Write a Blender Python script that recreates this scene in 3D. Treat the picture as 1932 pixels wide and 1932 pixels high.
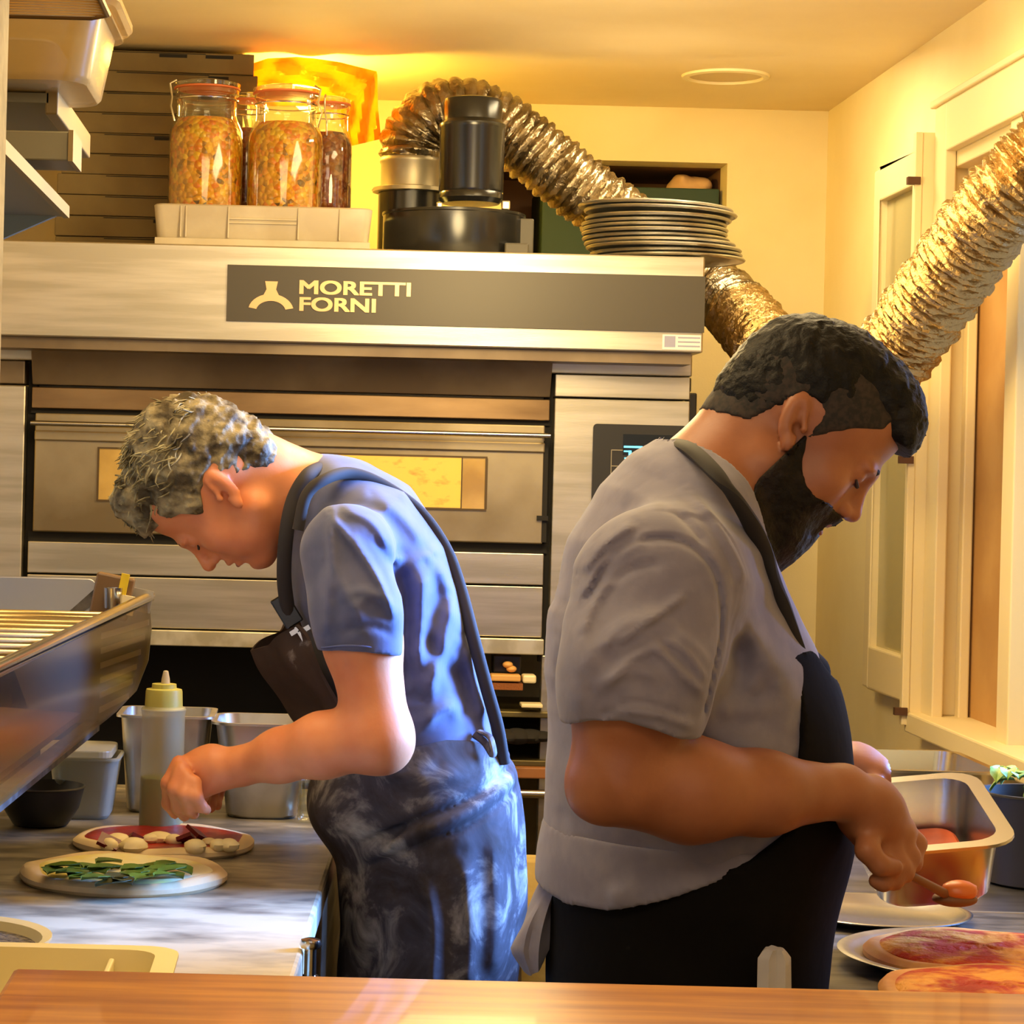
import bpy, bmesh, math, random
import numpy as np
from mathutils import Vector, Matrix
random.seed(7)
for o in list(bpy.data.objects): bpy.data.objects.remove(o)
SC = bpy.context.scene
COL = SC.collection
# ------------------------------------------------------------------ camera
F, U0, V0, EYE, TH = 4500.0, 600.0, 885.0, 1.49, math.radians(1.43)
ct, st = math.cos(TH), math.sin(TH)
cam = bpy.data.cameras.new('camera'); cam_o = bpy.data.objects.new('camera', cam); COL.objects.link(cam_o)
cam.sensor_width = 36; cam.sensor_fit = 'HORIZONTAL'; cam.lens = 36*F/1932
cam.shift_x = (966-U0)/1932; cam.shift_y = -(966-V0)/1932
cam.clip_start = .05; cam.clip_end = 50
cam_o.matrix_world = Matrix(((ct, -st, 0, 0), (0, 0, -1, 0), (st, ct, 0, EYE), (0, 0, 0, 1)))
SC.camera = cam_o
# ------------------------------------------------------------------ view + world
SC.view_settings.view_transform = 'Standard'; SC.view_settings.look = 'None'
SC.view_settings.gamma = 1; SC.view_settings.use_curve_mapping = False
SC.view_settings.exposure = 0.0
W = bpy.data.worlds.new('world'); SC.world = W; W.use_nodes = True
W.node_tree.nodes['Background'].inputs[0].default_value = (.92, .90, .92, 1)
W.node_tree.nodes['Background'].inputs[1].default_value = .78
def area(name, loc, target, sx, sy, power, col, spread=180):
    l = bpy.data.lights.new(name, 'AREA'); l.shape = 'RECTANGLE'; l.size = sx; l.size_y = sy
    l.energy = power; l.color = col; l.spread = math.radians(spread)
    o = bpy.data.objects.new(name, l); COL.objects.link(o); o.location = loc
    d = Vector(target)-Vector(loc); o.rotation_euler = d.to_track_quat('-Z', 'Y').to_euler()
    return o
# daylight from the side window in the right wall, just outside the frame
area('side_window_daylight', (1.62, 3.62, 1.62), (-.1, 3.2, 1.1), .62, .8, 42, (.14, .36, 1.0), 54)
# warm ceiling fittings over the two benches; corner, front and room lamps are added fill
area('bench_ceiling_light', (-.15, 3.0, 2.37), (-.15, 3.05, 0), .7, .9, 17, (1, .74, .38))
area('counter_ceiling_light', (.75, 3.7, 2.37), (.75, 3.6, 0), .5, .9, 17, (1, .76, .40))
area('corner_fill_light', (.84, 5.0, 2.38), (.95, 5.3, 0), .3, .5, 11, (1, .80, .46))  # added to brighten the back right walls, no lit fitting there
area('front_fill_light', (-.1, .9, 2.3), (.2, 4.2, 1.2), 1.6, .5, 14, (1, .80, .52))  # unseen source added to lift the whole kitchen from the front
pl_ = bpy.data.lights.new('room_fill_light', 'POINT'); pl_.energy = 30; pl_.color = (1, .74, .34); pl_.shadow_soft_size = .16  # no pendant hangs here: point light added to brighten walls and ceiling
po_ = bpy.data.objects.new('room_fill_light', pl_); COL.objects.link(po_); po_.location = (.35, 3.95, 1.98)
# ------------------------------------------------------------------ pixel helper: (u, v) of the 1932 px frame at distance d
def at(u, v, d):
    dx, dy = u-U0, v-V0
    return Vector(((dx*ct+dy*st)*d/F, d, EYE-(-dx*st+dy*ct)*d/F))
def on(u, v, z=.90):            # where that line of sight meets the height z
    b = -(u-U0)*st+(v-V0)*ct
    return at(u, v, (EYE-z)*F/b)
# ------------------------------------------------------------------ materials
def s2l(c): return tuple((x/12.92 if x <= .04045 else ((x+.055)/1.055)**2.4) for x in [v/255 for v in c])
MATS = {}
def mat(name, c, rough=.6, metal=0, c2=None, ns=8, nmix=(.4, .6), bump=0, bs=60, stretch=(1, 1, 1), trans=0, alpha=1, emit=None, es=0, spec=.5, sheen=0, sss=0, bdist=.002, detail=6, coat=0, coords='Object'):
    if name in MATS: return MATS[name]
    m = bpy.data.materials.new(name); m.use_nodes = True; nt = m.node_tree; N, L = nt.nodes, nt.links
    p = N['Principled BSDF']
    p.inputs['Base Color'].default_value = (*s2l(c), 1); p.inputs['Roughness'].default_value = rough
    p.inputs['Metallic'].default_value = metal; p.inputs['Specular IOR Level'].default_value = spec
    p.inputs['Transmission Weight'].default_value = trans; p.inputs['Alpha'].default_value = alpha
    p.inputs['Sheen Weight'].default_value = sheen; p.inputs['Subsurface Weight'].default_value = sss
    p.inputs['Coat Weight'].default_value = coat
    if sss: p.inputs['Subsurface Radius'].default_value = (.02, .008, .004); p.inputs['Subsurface Scale'].default_value = .5
    if emit: p.inputs['Emission Color'].default_value = (*s2l(emit), 1); p.inputs['Emission Strength'].default_value = es
    if c2 or bump:
        tc = N.new('ShaderNodeTexCoord'); mp = N.new('ShaderNodeMapping'); mp.inputs['Scale'].default_value = stretch
        L.new(tc.outputs[coords], mp.inputs[0])
    if c2:
        n = N.new('ShaderNodeTexNoise'); n.inputs['Scale'].default_value = ns; n.inputs['Detail'].default_value = detail
        L.new(mp.outputs[0], n.inputs[0])
        r = N.new('ShaderNodeValToRGB'); r.color_ramp.elements[0].position = nmix[0]; r.color_ramp.elements[1].position = nmix[1]
        r.color_ramp.elements[0].color = (*s2l(c), 1); r.color_ramp.elements[1].color = (*s2l(c2), 1)
        L.new(n.outputs[0], r.inputs[0]); L.new(r.outputs[0], p.inputs['Base Color'])
    if bump:
        n = N.new('ShaderNodeTexNoise'); n.inputs['Scale'].default_value = bs; n.inputs['Detail'].default_value = 4
        L.new(mp.outputs[0], n.inputs[0]); b = N.new('ShaderNodeBump'); b.inputs['Strength'].default_value = bump
        b.inputs['Distance'].default_value = bdist
        L.new(n.outputs[0], b.inputs['Height']); L.new(b.outputs[0], p.inputs['Normal'])
    MATS[name] = m; return m
# ------------------------------------------------------------------ mesh builder
class MB:
    def __init__(s): s.v = []; s.f = []
    def add(s, vs, fs):
        k = len(s.v); s.v += [tuple(map(float, v)) for v in vs]; s.f += [[i+k for i in f] for f in fs]; return s
    def box(s, lo, hi):
        x0, y0, z0 = lo; x1, y1, z1 = hi
        return s.add([(x0,y0,z0),(x1,y0,z0),(x1,y1,z0),(x0,y1,z0),(x0,y0,z1),(x1,y0,z1),(x1,y1,z1),(x0,y1,z1)],
            [(0,3,2,1),(4,5,6,7),(0,1,5,4),(1,2,6,5),(2,3,7,6),(3,0,4,7)])
    def obox(s, c, half, R):
        R = R.to_3x3(); c = Vector(c); vs = []
        for z in (-1, 1):
            for x, y in ((-1,-1),(1,-1),(1,1),(-1,1)): vs.append(c+R@Vector((x*half[0], y*half[1], z*half[2])))
        return s.add(vs, [(0,3,2,1),(4,5,6,7),(0,1,5,4),(1,2,6,5),(2,3,7,6),(3,0,4,7)])
    def prism(s, pts, ext):
        pts = [Vector(p) for p in pts]; e = Vector(ext); n = len(pts)
        return s.add(pts+[p+e for p in pts], [list(range(n))[::-1], list(range(n, 2*n))]+[(i, (i+1)%n, (i+1)%n+n, i+n) for i in range(n)])
    def loft(s, rings, closed=True, caps=True):
        k = len(s.v); n = len(rings[0]); vs = [p for r in rings for p in r]; fs = []
        for a in range(len(rings)-1):
            for i in range(n if closed else n-1):
                j = (i+1) % n; fs.append((a*n+i, a*n+j, (a+1)*n+j, (a+1)*n+i))
        if caps and closed: fs += [list(range(n))[::-1], list(range((len(rings)-1)*n, len(rings)*n))]
        return s.add(vs, fs)
    def tube(s, pts, r, n=10, flat=1, up=None):
        pts = [Vector(p) for p in pts]; m = len(pts); rs = r if hasattr(r, '__len__') else [r]*m
        rings = []; prev = None
        for i in range(m):
            t = (pts[min(i+1, m-1)]-pts[max(i-1, 0)]).normalized()
            if up is not None: a = Vector(up)
            elif prev is None: a = Vector((0, 0, 1)) if abs(t.z) < .9 else Vector((1, 0, 0))
            else: a = prev
            a = (a-t*a.dot(t)).normalized(); prev = a; b = t.cross(a)
            rings.append([pts[i]+(a*math.cos(q)*flat+b*math.sin(q))*rs[i] for q in [2*math.pi*j/n for j in range(n)]])
        return s.loft(rings)
    def lathe(s, prof, c, n=32, R=None, caps=True):
        c = Vector(c); R = R or Matrix.Identity(3)
        return s.loft([[c+R@Vector((r*math.cos(2*math.pi*j/n), r*math.sin(2*math.pi*j/n), z)) for j in range(n)] for r, z in prof], caps=caps)
    def ell(s, c, r, R=None, n=12, jit=0):
        c = Vector(c); R = R or Matrix.Identity(3); rings = []
        for i in range(n+1):
            p = math.pi*i/n-math.pi/2; cp, sp = math.cos(p), math.sin(p)
            rings.append([c+R@Vector((r[0]*max(cp, .001)*math.cos(q)*(1+random.uniform(-jit, jit)), r[1]*max(cp, .001)*math.sin(q)*(1+random.uniform(-jit, jit)), r[2]*sp)) for q in [2*math.pi*j/(n+4) for j in range(n+4)]])
        return s.loft(rings)
OFF = {}
def link(name, me, m, parent=None, smooth=True, bevel=0, origin=None):
    o = bpy.data.objects.new(name, me); COL.objects.link(o)
    if m: me.materials.append(m)
    if parent is not None:
        o.parent = parent; off = OFF[parent.name]; OFF[o.name] = off
    else:
        if origin is None and len(me.vertices):
            a = np.empty(len(me.vertices)*3); me.vertices.foreach_get('co', a); a = a.reshape(-1, 3)
            origin = Vector(((a[:,0].min()+a[:,0].max())/2, (a[:,1].min()+a[:,1].max())/2, a[:,2].min()))
        off = Vector(origin); o.location = off; OFF[o.name] = off
    me.transform(Matrix.Translation(-off))
    if smooth:
        me.polygons.foreach_set('use_smooth', [True]*len(me.polygons))
    if bevel:
        b = o.modifiers.new('bevel', 'BEVEL'); b.width = bevel; b.segments = 2; b.limit_method = 'ANGLE'
    return o
def obj(name, mb, m, parent=None, smooth=None, bevel=0, origin=None):
    me = bpy.data.meshes.new(name); me.from_pydata(mb.v, [], mb.f)
    bm = bmesh.new(); bm.from_mesh(me); bmesh.ops.remove_doubles(bm, verts=bm.verts, dist=1e-6)
    bmesh.ops.recalc_face_normals(bm, faces=bm.faces)
    if smooth: 
        for e in bm.edges:
            if len(e.link_faces) == 2 and e.calc_face_angle(0) > math.radians(38): e.smooth = False
    bm.to_mesh(me); bm.free()
    return link(name, me, m, parent, bool(smooth), bevel, origin)
def tag(o, label=None, cat=None, group=None, kind=None):
    if label: o['label'] = label
    if cat: o['category'] = cat
    if group: o['group'] = group
    if kind: o['kind'] = kind
    return o
def thing(name, loc, label, cat, group=None):
    o = bpy.data.objects.new(name, None); COL.objects.link(o); o.location = loc; OFF[o.name] = Vector(loc)
    o.empty_display_size = .05
    return tag(o, label, cat, group)
def struct(name, mb, m, **k):
    o = obj(name, mb, m, **k); o['kind'] = 'structure'; return o
def copy_tree(o, parent=None):
    c = o.copy(); COL.objects.link(c); c.parent = parent
    for ch in list(o.children): copy_tree(ch, c)
    return c
def rrect(w, h, r, n=5):        # rounded rectangle outline, centred
    r = min(r, w/2-1e-4, h/2-1e-4); out = []
    for cx, cy, a0 in ((w/2-r, h/2-r, 0), (-w/2+r, h/2-r, 90), (-w/2+r, -h/2+r, 180), (w/2-r, -h/2+r, 270)):
        for i in range(n+1):
            a = math.radians(a0+90*i/n); out.append((cx+r*math.cos(a), cy+r*math.sin(a)))
    return out
def tub(mb, M, w, d, h, r=.03, t=.003, rim=.0, taper=.0, rimh=.003):
    """open container: bottom at local z=0, mouth at z=h; M maps local to world"""
    def ring(ww, dd, z, rr): return [M@Vector((x, y, z)) for x, y in rrect(ww, dd, rr)]
    R = [ring(w-2*taper-.01, d-2*taper-.01, 0, r), ring(w-2*taper, d-2*taper, .006, r), ring(w, d, h-rimh, r)]
    if rim: R += [ring(w+2*rim, d+2*rim, h-rimh, r+rim*.4), ring(w+2*rim, d+2*rim, h, r+rim*.4)]
    R += [ring(w-2*t, d-2*t, h, r), ring(w-2*taper-2*t, d-2*taper-2*t, .008, r), ring(w-2*taper-.02, d-2*taper-.02, t, r)]
    return mb.loft(R)
def TM(loc, rz=0, rx=0, ry=0):
    return Matrix.Translation(loc)@Matrix.Rotation(rz, 4, 'Z')@Matrix.Rotation(ry, 4, 'Y')@Matrix.Rotation(rx, 4, 'X')
def smoothpath(pts, k=8):       # Catmull-Rom
    P = [Vector(p) for p in pts]; P = [P[0]*2-P[1]]+P+[P[-1]*2-P[-2]]; out = []
    for i in range(1, len(P)-2):
        for j in range(k):
            t = j/k; a, b, c, d = P[i-1:i+3]
            out.append(.5*((2*b)+(c-a)*t+(2*a-5*b+4*c-d)*t*t+(3*b-a-3*c+d)*t**3))
    out.append(P[-2]); return out
# ------------------------------------------------------------------ distance-field modeller (surface nets)
class Field:
    def __init__(s, lo, hi, h):
        s.h = h; s.lo = np.array(lo, float); n = [int((hi[i]-lo[i])/h)+1 for i in range(3)]
        s.ax = [(s.lo[i]+h*np.arange(n[i])).astype(np.float32) for i in range(3)]
        s.f = np.full(n, .5, np.float32)
    def copy(s):
        c = Field.__new__(Field); c.h, c.lo, c.ax, c.f = s.h, s.lo, s.ax, s.f.copy(); return c
    def sl(s, lo, hi, pad):
        out = []
        for i in range(3):
            a = np.searchsorted(s.ax[i], lo[i]-pad); b = np.searchsorted(s.ax[i], hi[i]+pad); out.append(slice(a, b))
        return tuple(out)
    def grid(s, q): return np.meshgrid(s.ax[0][q[0]], s.ax[1][q[1]], s.ax[2][q[2]], indexing='ij', sparse=True)
    def put(s, pr, k=.01, op='u'):
        fn, lo, hi = pr; pad = max(.035, k*1.5); q = s.sl(lo, hi, pad)
        if any(x.stop <= x.start for x in q): return s
        d = fn(*s.grid(q)).astype(np.float32); f = s.f[q]
        if op == 'u':
            h = np.clip(.5+.5*(f-d)/k, 0, 1); s.f[q] = f*(1-h)+d*h-k*h*(1-h)
        else:                   # subtract
            d = -d; h = np.clip(.5-.5*(f-d)/k, 0, 1); s.f[q] = f*(1-h)+d*h+k*h*(1-h)
        return s
    def cut(s, g): s.f = np.maximum(s.f, g(*s.grid((slice(None),)*3)).astype(np.float32)); return s
    def off(s, a): s.f -= a; return s
    def ridge(s, pts, w, amp):
        P = [Vector(p) for p in pts]; pad = w*2.5
        lo = [min(p[i] for p in P) for i in range(3)]; hi = [max(p[i] for p in P) for i in range(3)]
        q = s.sl(lo, hi, pad); X, Y, Z = s.grid(q); dm = None
        for a, b in zip(P, P[1:]):
            d = segd(X, Y, Z, a, b)[0]; dm = d if dm is None else np.minimum(dm, d)
        s.f[q] -= amp*np.exp(-(dm/w)**2); return s
    def fold(s, pts, w, amp, y0, y1):      # crease across the cloth between depths y0 and y1
        P = [Vector((p.x, 0, p.z)) for p in smoothpath(pts, 4)]; X, Z = s.ax[0][:, None, None], s.ax[2][None, None, :]; dm = None
        for i, (a, b) in enumerate(zip(P, P[1:])):
            d, t = segd(X, 0*X, Z, a, b); dm = d if dm is None else np.minimum(dm, d)
        e = amp*np.exp(-(dm/w)**2)
        tx = [(X-p.x)**2+(Z-p.z)**2 for p in (P[0], P[-1])]; e = e*np.clip(np.sqrt(np.minimum(*tx))/(w*2.5), 0, 1)
        q = (s.ax[1] > y0) & (s.ax[1] < y1); s.f[:, q, :] -= e.astype(np.float32); return s
    def noise(s, amp, sc, seed=0):
        X, Y, Z = s.grid((slice(None),)*3); r = np.random.RandomState(seed); t = 0
        for i in range(12):
            k = r.normal(size=3); k = k/np.linalg.norm(k)*np.array(sc)*(.8+.2*i); w = r.normal(size=3); w = w/np.linalg.norm(w)*np.array(sc)*.6
            t = t+np.sin(k[0]*X+k[1]*Y+k[2]*Z+r.rand()*6+1.2*np.sin(w[0]*X+w[1]*Y+w[2]*Z+r.rand()*6))/(1+.2*i)
        s.f += (amp*t/4.5).astype(np.float32); return s
    def mesh(s, name):
        f = s.f; S = f < 0; nx, ny, nz = f.shape
        c = np.zeros((nx-1, ny-1, nz-1), np.int8)
        for a in (0, 1):
            for b in (0, 1):
                for d in (0, 1): c += S[a:nx-1+a, b:ny-1+b, d:nz-1+d]
        I = np.argwhere((c > 0) & (c < 8)); n = len(I)
        pos = np.zeros((n, 3)); cnt = np.zeros(n)
        cor = [(a, b, d) for a in (0, 1) for b in (0, 1) for d in (0, 1)]
        val = {k: f[I[:,0]+k[0], I[:,1]+k[1], I[:,2]+k[2]] for k in cor}
        for k in cor:
            for ax in range(3):
                if k[ax] == 0:
                    k2 = list(k); k2[ax] = 1; va, vb = val[k], val[tuple(k2)]; m = (va < 0) != (vb < 0)
                    t = va[m]/(va[m]-vb[m]); p = np.tile(np.array(k, float), (m.sum(), 1)); p[:, ax] += t; pos[m] += p; cnt[m] += 1
        pos = s.lo+(I+pos/cnt[:, None])*s.h
        vid = np.full(c.shape, -1, np.int32); vid[I[:,0], I[:,1], I[:,2]] = np.arange(n); quads = []
        for ax in range(3):
            u, w = (ax+1) % 3, (ax+2) % 3
            sa = [slice(None)]*3; sb = [slice(None)]*3; sa[ax] = slice(0, -1); sb[ax] = slice(1, None)
            A, B = S[tuple(sa)], S[tuple(sb)]; E = np.argwhere(A != B)
            E = E[(E[:, u] > 0) & (E[:, w] > 0) & (E[:, u] < f.shape[u]-1) & (E[:, w] < f.shape[w]-1)]
            q = []
            for du, dw in ((1, 1), (0, 1), (0, 0), (1, 0)):
                P = E.copy(); P[:, u] -= du; P[:, w] -= dw; q.append(vid[P[:,0], P[:,1], P[:,2]])
            q = np.stack(q, 1); flip = ~A[E[:,0], E[:,1], E[:,2]]; q[flip] = q[flip][:, ::-1]; quads.append(q)
        Q = np.concatenate(quads); Q = Q[(Q >= 0).all(1)]
        me = bpy.data.meshes.new(name); me.from_pydata(pos.tolist(), [], Q.tolist()); return me
def segd(X, Y, Z, a, b, sy=1):
    ax, ay, az = a; bx, by, bz = b; ab = np.array([bx-ax, (by-ay)/sy, bz-az]); L = float((ab**2).sum())+1e-12
    px, py, pz = X-ax, (Y-ay)/sy, Z-az
    t = np.clip((px*ab[0]+py*ab[1]+pz*ab[2])/L, 0, 1)
    return np.sqrt((px-t*ab[0])**2+(py-t*ab[1])**2+(pz-t*ab[2])**2), t
def cone(a, b, ra, rb, sy=1):   # tapered capsule, sy stretches it along Y
    fn = lambda X, Y, Z: (lambda d, t: (d-(ra+(rb-ra)*t)))(*segd(X, Y, Z, a, b, sy))
    R = max(ra, rb); lo = [min(a[i], b[i])-R*(sy if i == 1 else 1) for i in range(3)]; hi = [max(a[i], b[i])+R*(sy if i == 1 else 1) for i in range(3)]
    return fn, lo, hi
def elp(c, r, R=None):
    M = np.array((R or Matrix.Identity(3)).to_3x3())
    def fn(X, Y, Z):
        x, y, z = X-c[0], Y-c[1], Z-c[2]
        l = [(M[0,i]*x+M[1,i]*y+M[2,i]*z) for i in range(3)]
        k0 = np.sqrt(sum((l[i]/r[i])**2 for i in range(3))); k1 = np.sqrt(sum((l[i]/r[i]**2)**2 for i in range(3)))+1e-6
        return k0*(k0-1)/k1
    m = max(r); return fn, [c[i]-m for i in range(3)], [c[i]+m for i in range(3)]
# ------------------------------------------------------------------ shared materials
wallm = mat('cream_paint', (238, 222, 172), .75, c2=(232, 214, 160), ns=3, bump=.25, bs=220, bdist=.001)
ceilm = mat('ceiling_paint', (232, 212, 165), .8, c2=(226, 204, 152), ns=2, bump=.2, bs=150, bdist=.001)
woodtrim = mat('painted_trim', (226, 208, 160), .5)
steel = mat('brushed_steel', (196, 188, 172), .38, 1, c2=(176, 168, 150), ns=3, stretch=(1, 1, 14), bump=.15, bs=40, bdist=.0006)
steel_dk = mat('dull_steel', (128, 120, 106), .45, 1, c2=(104, 97, 84), ns=5, stretch=(1, 1, 10))
chrome = mat('polished_steel', (215, 212, 205), .16, 1)
steel_pan = mat('pan_steel', (212, 210, 204), .34, 1, c2=(180, 176, 168), ns=9)
black = mat('black_enamel', (30, 29, 28), .22, 0, spec=.6)
brown_steel = mat('dark_brown_steel', (134, 118, 96), .45, .5, c2=(104, 88, 70), ns=3)  # darker, browner steel for the parts under the hood
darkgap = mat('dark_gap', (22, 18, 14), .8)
cardb = mat('brown_cardboard', (126, 108, 70), .85, c2=(112, 94, 60), ns=6, bump=.1, bs=90)
whiteplas = mat('white_plastic', (204, 192, 168), .42, c2=(190, 176, 150), ns=10)
def glassy(name, c, mixf=.12, rough=.05, top=.75):
    if name in MATS: return MATS[name]
    m = bpy.data.materials.new(name); m.use_nodes = True; nt = m.node_tree; N, L = nt.nodes, nt.links
    N.remove(N['Principled BSDF']); t = N.new('ShaderNodeBsdfTransparent'); g = N.new('ShaderNodeBsdfGlossy'); mx = N.new('ShaderNodeMixShader')
    lw = N.new('ShaderNodeLayerWeight'); lw.inputs[0].default_value = .35; mr = N.new('ShaderNodeMapRange')
    mr.inputs['To Min'].default_value = mixf; mr.inputs['To Max'].default_value = top
    t.inputs[0].default_value = (*s2l(c), 1); g.inputs[0].default_value = (.95, .95, .95, 1); g.inputs['Roughness'].default_value = rough
    L.new(lw.outputs['Facing'], mr.inputs[0]); L.new(mr.outputs[0], mx.inputs[0]); L.new(t.outputs[0], mx.inputs[1]); L.new(g.outputs[0], mx.inputs[2])
    L.new(mx.outputs[0], N['Material Output'].inputs[0]); MATS[name] = m; return m
clear = glassy('clear_glass', (246, 248, 240), .05)
cloudy = mat('cloudy_plastic', (215, 215, 200), .35, trans=.75, spec=.4)
# ------------------------------------------------------------------ SETTING
CEIL, XR, YB, XL = 2.40, 1.232, 5.86, -.95
struct('floor', MB().box((XL-.2, -1.2, -.06), (XR+.4, YB+.5, 0)), mat('floor_tile', (120, 104, 84), .6, c2=(104, 90, 72), ns=5))
struct('ceiling', MB().box((XL-.2, -1.2, CEIL), (XR+.4, YB+.5, CEIL+.08)), ceilm)
NX0, NX1, NZ0, NZ1 = .437, .987, 1.95, 2.266
w = MB()
w.box((XL-.2, YB, 0), (NX0, YB+.1, CEIL)); w.box((NX1, YB, 0), (XR+.12, YB+.1, CEIL))
w.box((NX0, YB, 0), (NX1, YB+.1, NZ0)); w.box((NX0, YB, NZ1), (NX1, YB+.1, CEIL))
struct('wall_back', w, wallm)
n = MB()                                           # the recess behind the opening
n.box((NX0-.03, YB+.1, NZ0-.03), (NX1+.03, YB+.48, NZ0)); n.box((NX0-.03, YB+.1, NZ1), (NX1+.03, YB+.48, NZ1+.03))
n.box((NX0-.03, YB+.1, NZ0), (NX0, YB+.48, NZ1)); n.box((NX1, YB+.1, NZ0), (NX1+.03, YB+.48, NZ1)); n.box((NX0, YB+.45, NZ0), (NX1, YB+.48, NZ1))
struct('wall_niche', n, mat('niche_board', (128, 88, 54), .8, c2=(112, 76, 46), ns=7))
w = MB(); WZ0, WZ1, LZ = 1.03, 2.142, 2.238
w.box((XR, 4.72, 0), (XR+.12, YB, CEIL)); w.box((XR, -1.2, 0), (XR+.12, 3.15, CEIL))
w.box((XR, 3.15, 0), (XR+.12, 4.72, WZ0)); w.box((XR, 3.15, WZ1), (XR+.12, 4.72, CEIL))
struct('wall_right', w, wallm)
struct('wall_left', MB().box((XL-.1, -1.2, 0), (XL, YB, CEIL)), wallm)
struct('wall_front', MB().box((-.56, 1.86, 0), (-.2658, 1.98, CEIL)), mat('white_painted_brick', (205, 196, 180), .6, c2=(180, 172, 160), ns=25, bump=.8, bs=14, bdist=.01))
# window in the right wall: two openings, the far one boarded, an open casement folded back on the wall
fr = MB()
fr.box((XR-.022, 4.66, 1.0), (XR, 4.745, LZ)); fr
fr.box((XR-.022, 3.10, WZ1), (XR, 4.66, LZ)); fr.box((XR-.03, 3.10, LZ), (XR, 4.76, LZ+.015))
fr.box((XR-.012, 4.185, WZ0), (XR+.09, 4.255, WZ1)); fr.box((XR+.001, 4.69, WZ0+.006), (XR+.10, 4.719, WZ1)); fr.box((XR+.001, 3.155, WZ1-.03), (XR+.1, 4.69, WZ1))
fr.box((XR+.03, 4.66, WZ0), (XR+.05, 4.69, WZ1)); fr.box((XR+.03, 4.255, WZ0), (XR+.05, 4.275, WZ1))
win = struct('window_1', fr, woodtrim, bevel=.003)
obj('board', MB().box((XR+.055, 4.26, WZ0), (XR+.07, 4.68, WZ1-.03)), mat('tan_board', (190, 146, 84), .8, c2=(178, 132, 72), ns=6), win)
obj('sill', MB().box((XR-.05, 3.12, .995), (XR+.11, 4.76, WZ0+.006)).box((XR-.02, 3.12, .93), (XR, 4.74, .995)), woodtrim, win, bevel=.004)
w2 = MB(); SY0, SY1, SZ0, SZ1 = 4.765, 5.17, 1.05, 2.165
for y0, y1, z0, z1 in ((SY0, SY0+.055, SZ0, SZ1), (SY1-.05, SY1, SZ0, SZ1), (SY0+.055, SY1-.05, SZ1-.07, SZ1), (SY0+.055, SY1-.05, SZ0, SZ0+.09)): w2.box((XR-.042, y0, z0), (XR-.004, y1, z1))
sash = struct('window_2', w2, woodtrim, bevel=.004)
sash['label'] = 'open casement with one tall pane folded back against the wall'
obj('pane', MB().box((XR-.024, SY0+.05, SZ0+.085), (XR-.018, SY1-.045, SZ1-.065)), mat('dusty_pane', (168, 158, 112), .12, 0, spec=.8), sash)
hg = MB()
for z in (1.10, 1.60, 2.06): hg.tube([(XR-.036, 4.756, z), (XR-.036, 4.756, z+.075)], .0075, 8)
obj('hinge', hg, woodtrim, sash)
obj('stile_moulding', MB().box((XR-.06, 4.742, 1.01), (XR-.045, 4.762, 2.19)).box((XR-.045, 4.745, 1.01), (XR, 4.765, 2.19)), woodtrim, sash, bevel=.002)
obj('catch', MB().box((XR-.075, 4.735, 2.085), (XR-.05, 4.75, 2.10)).box((XR-.078, 4.735, 1.53), (XR-.05, 4.75, 1.545)).box((XR-.075, 4.735, 1.03), (XR-.05, 4.75, 1.045)), mat('rusty_iron', (92, 62, 42), .6, .5), sash)
# recessed round ceiling fitting, off
c = at(1369, 143, 5.38); L = thing('ceiling_downlight', (c.x, 5.38, CEIL), 'round flush ceiling downlight, switched off, above the back right of the kitchen', 'light')
obj('trim_ring', MB().lathe([(.099, 0), (.097, -.005), (.084, -.007), (.082, -.002), (.082, 0)], (c.x, 5.38, CEIL), 48), woodtrim, L, smooth=1)
obj('diffuser', MB().lathe([(.082, -.001), (.05, -.003), (.001, -.003)], (c.x, 5.38, CEIL), 40), mat('grey_diffuser', (206, 182, 132), .5), L, smooth=1)
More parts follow.
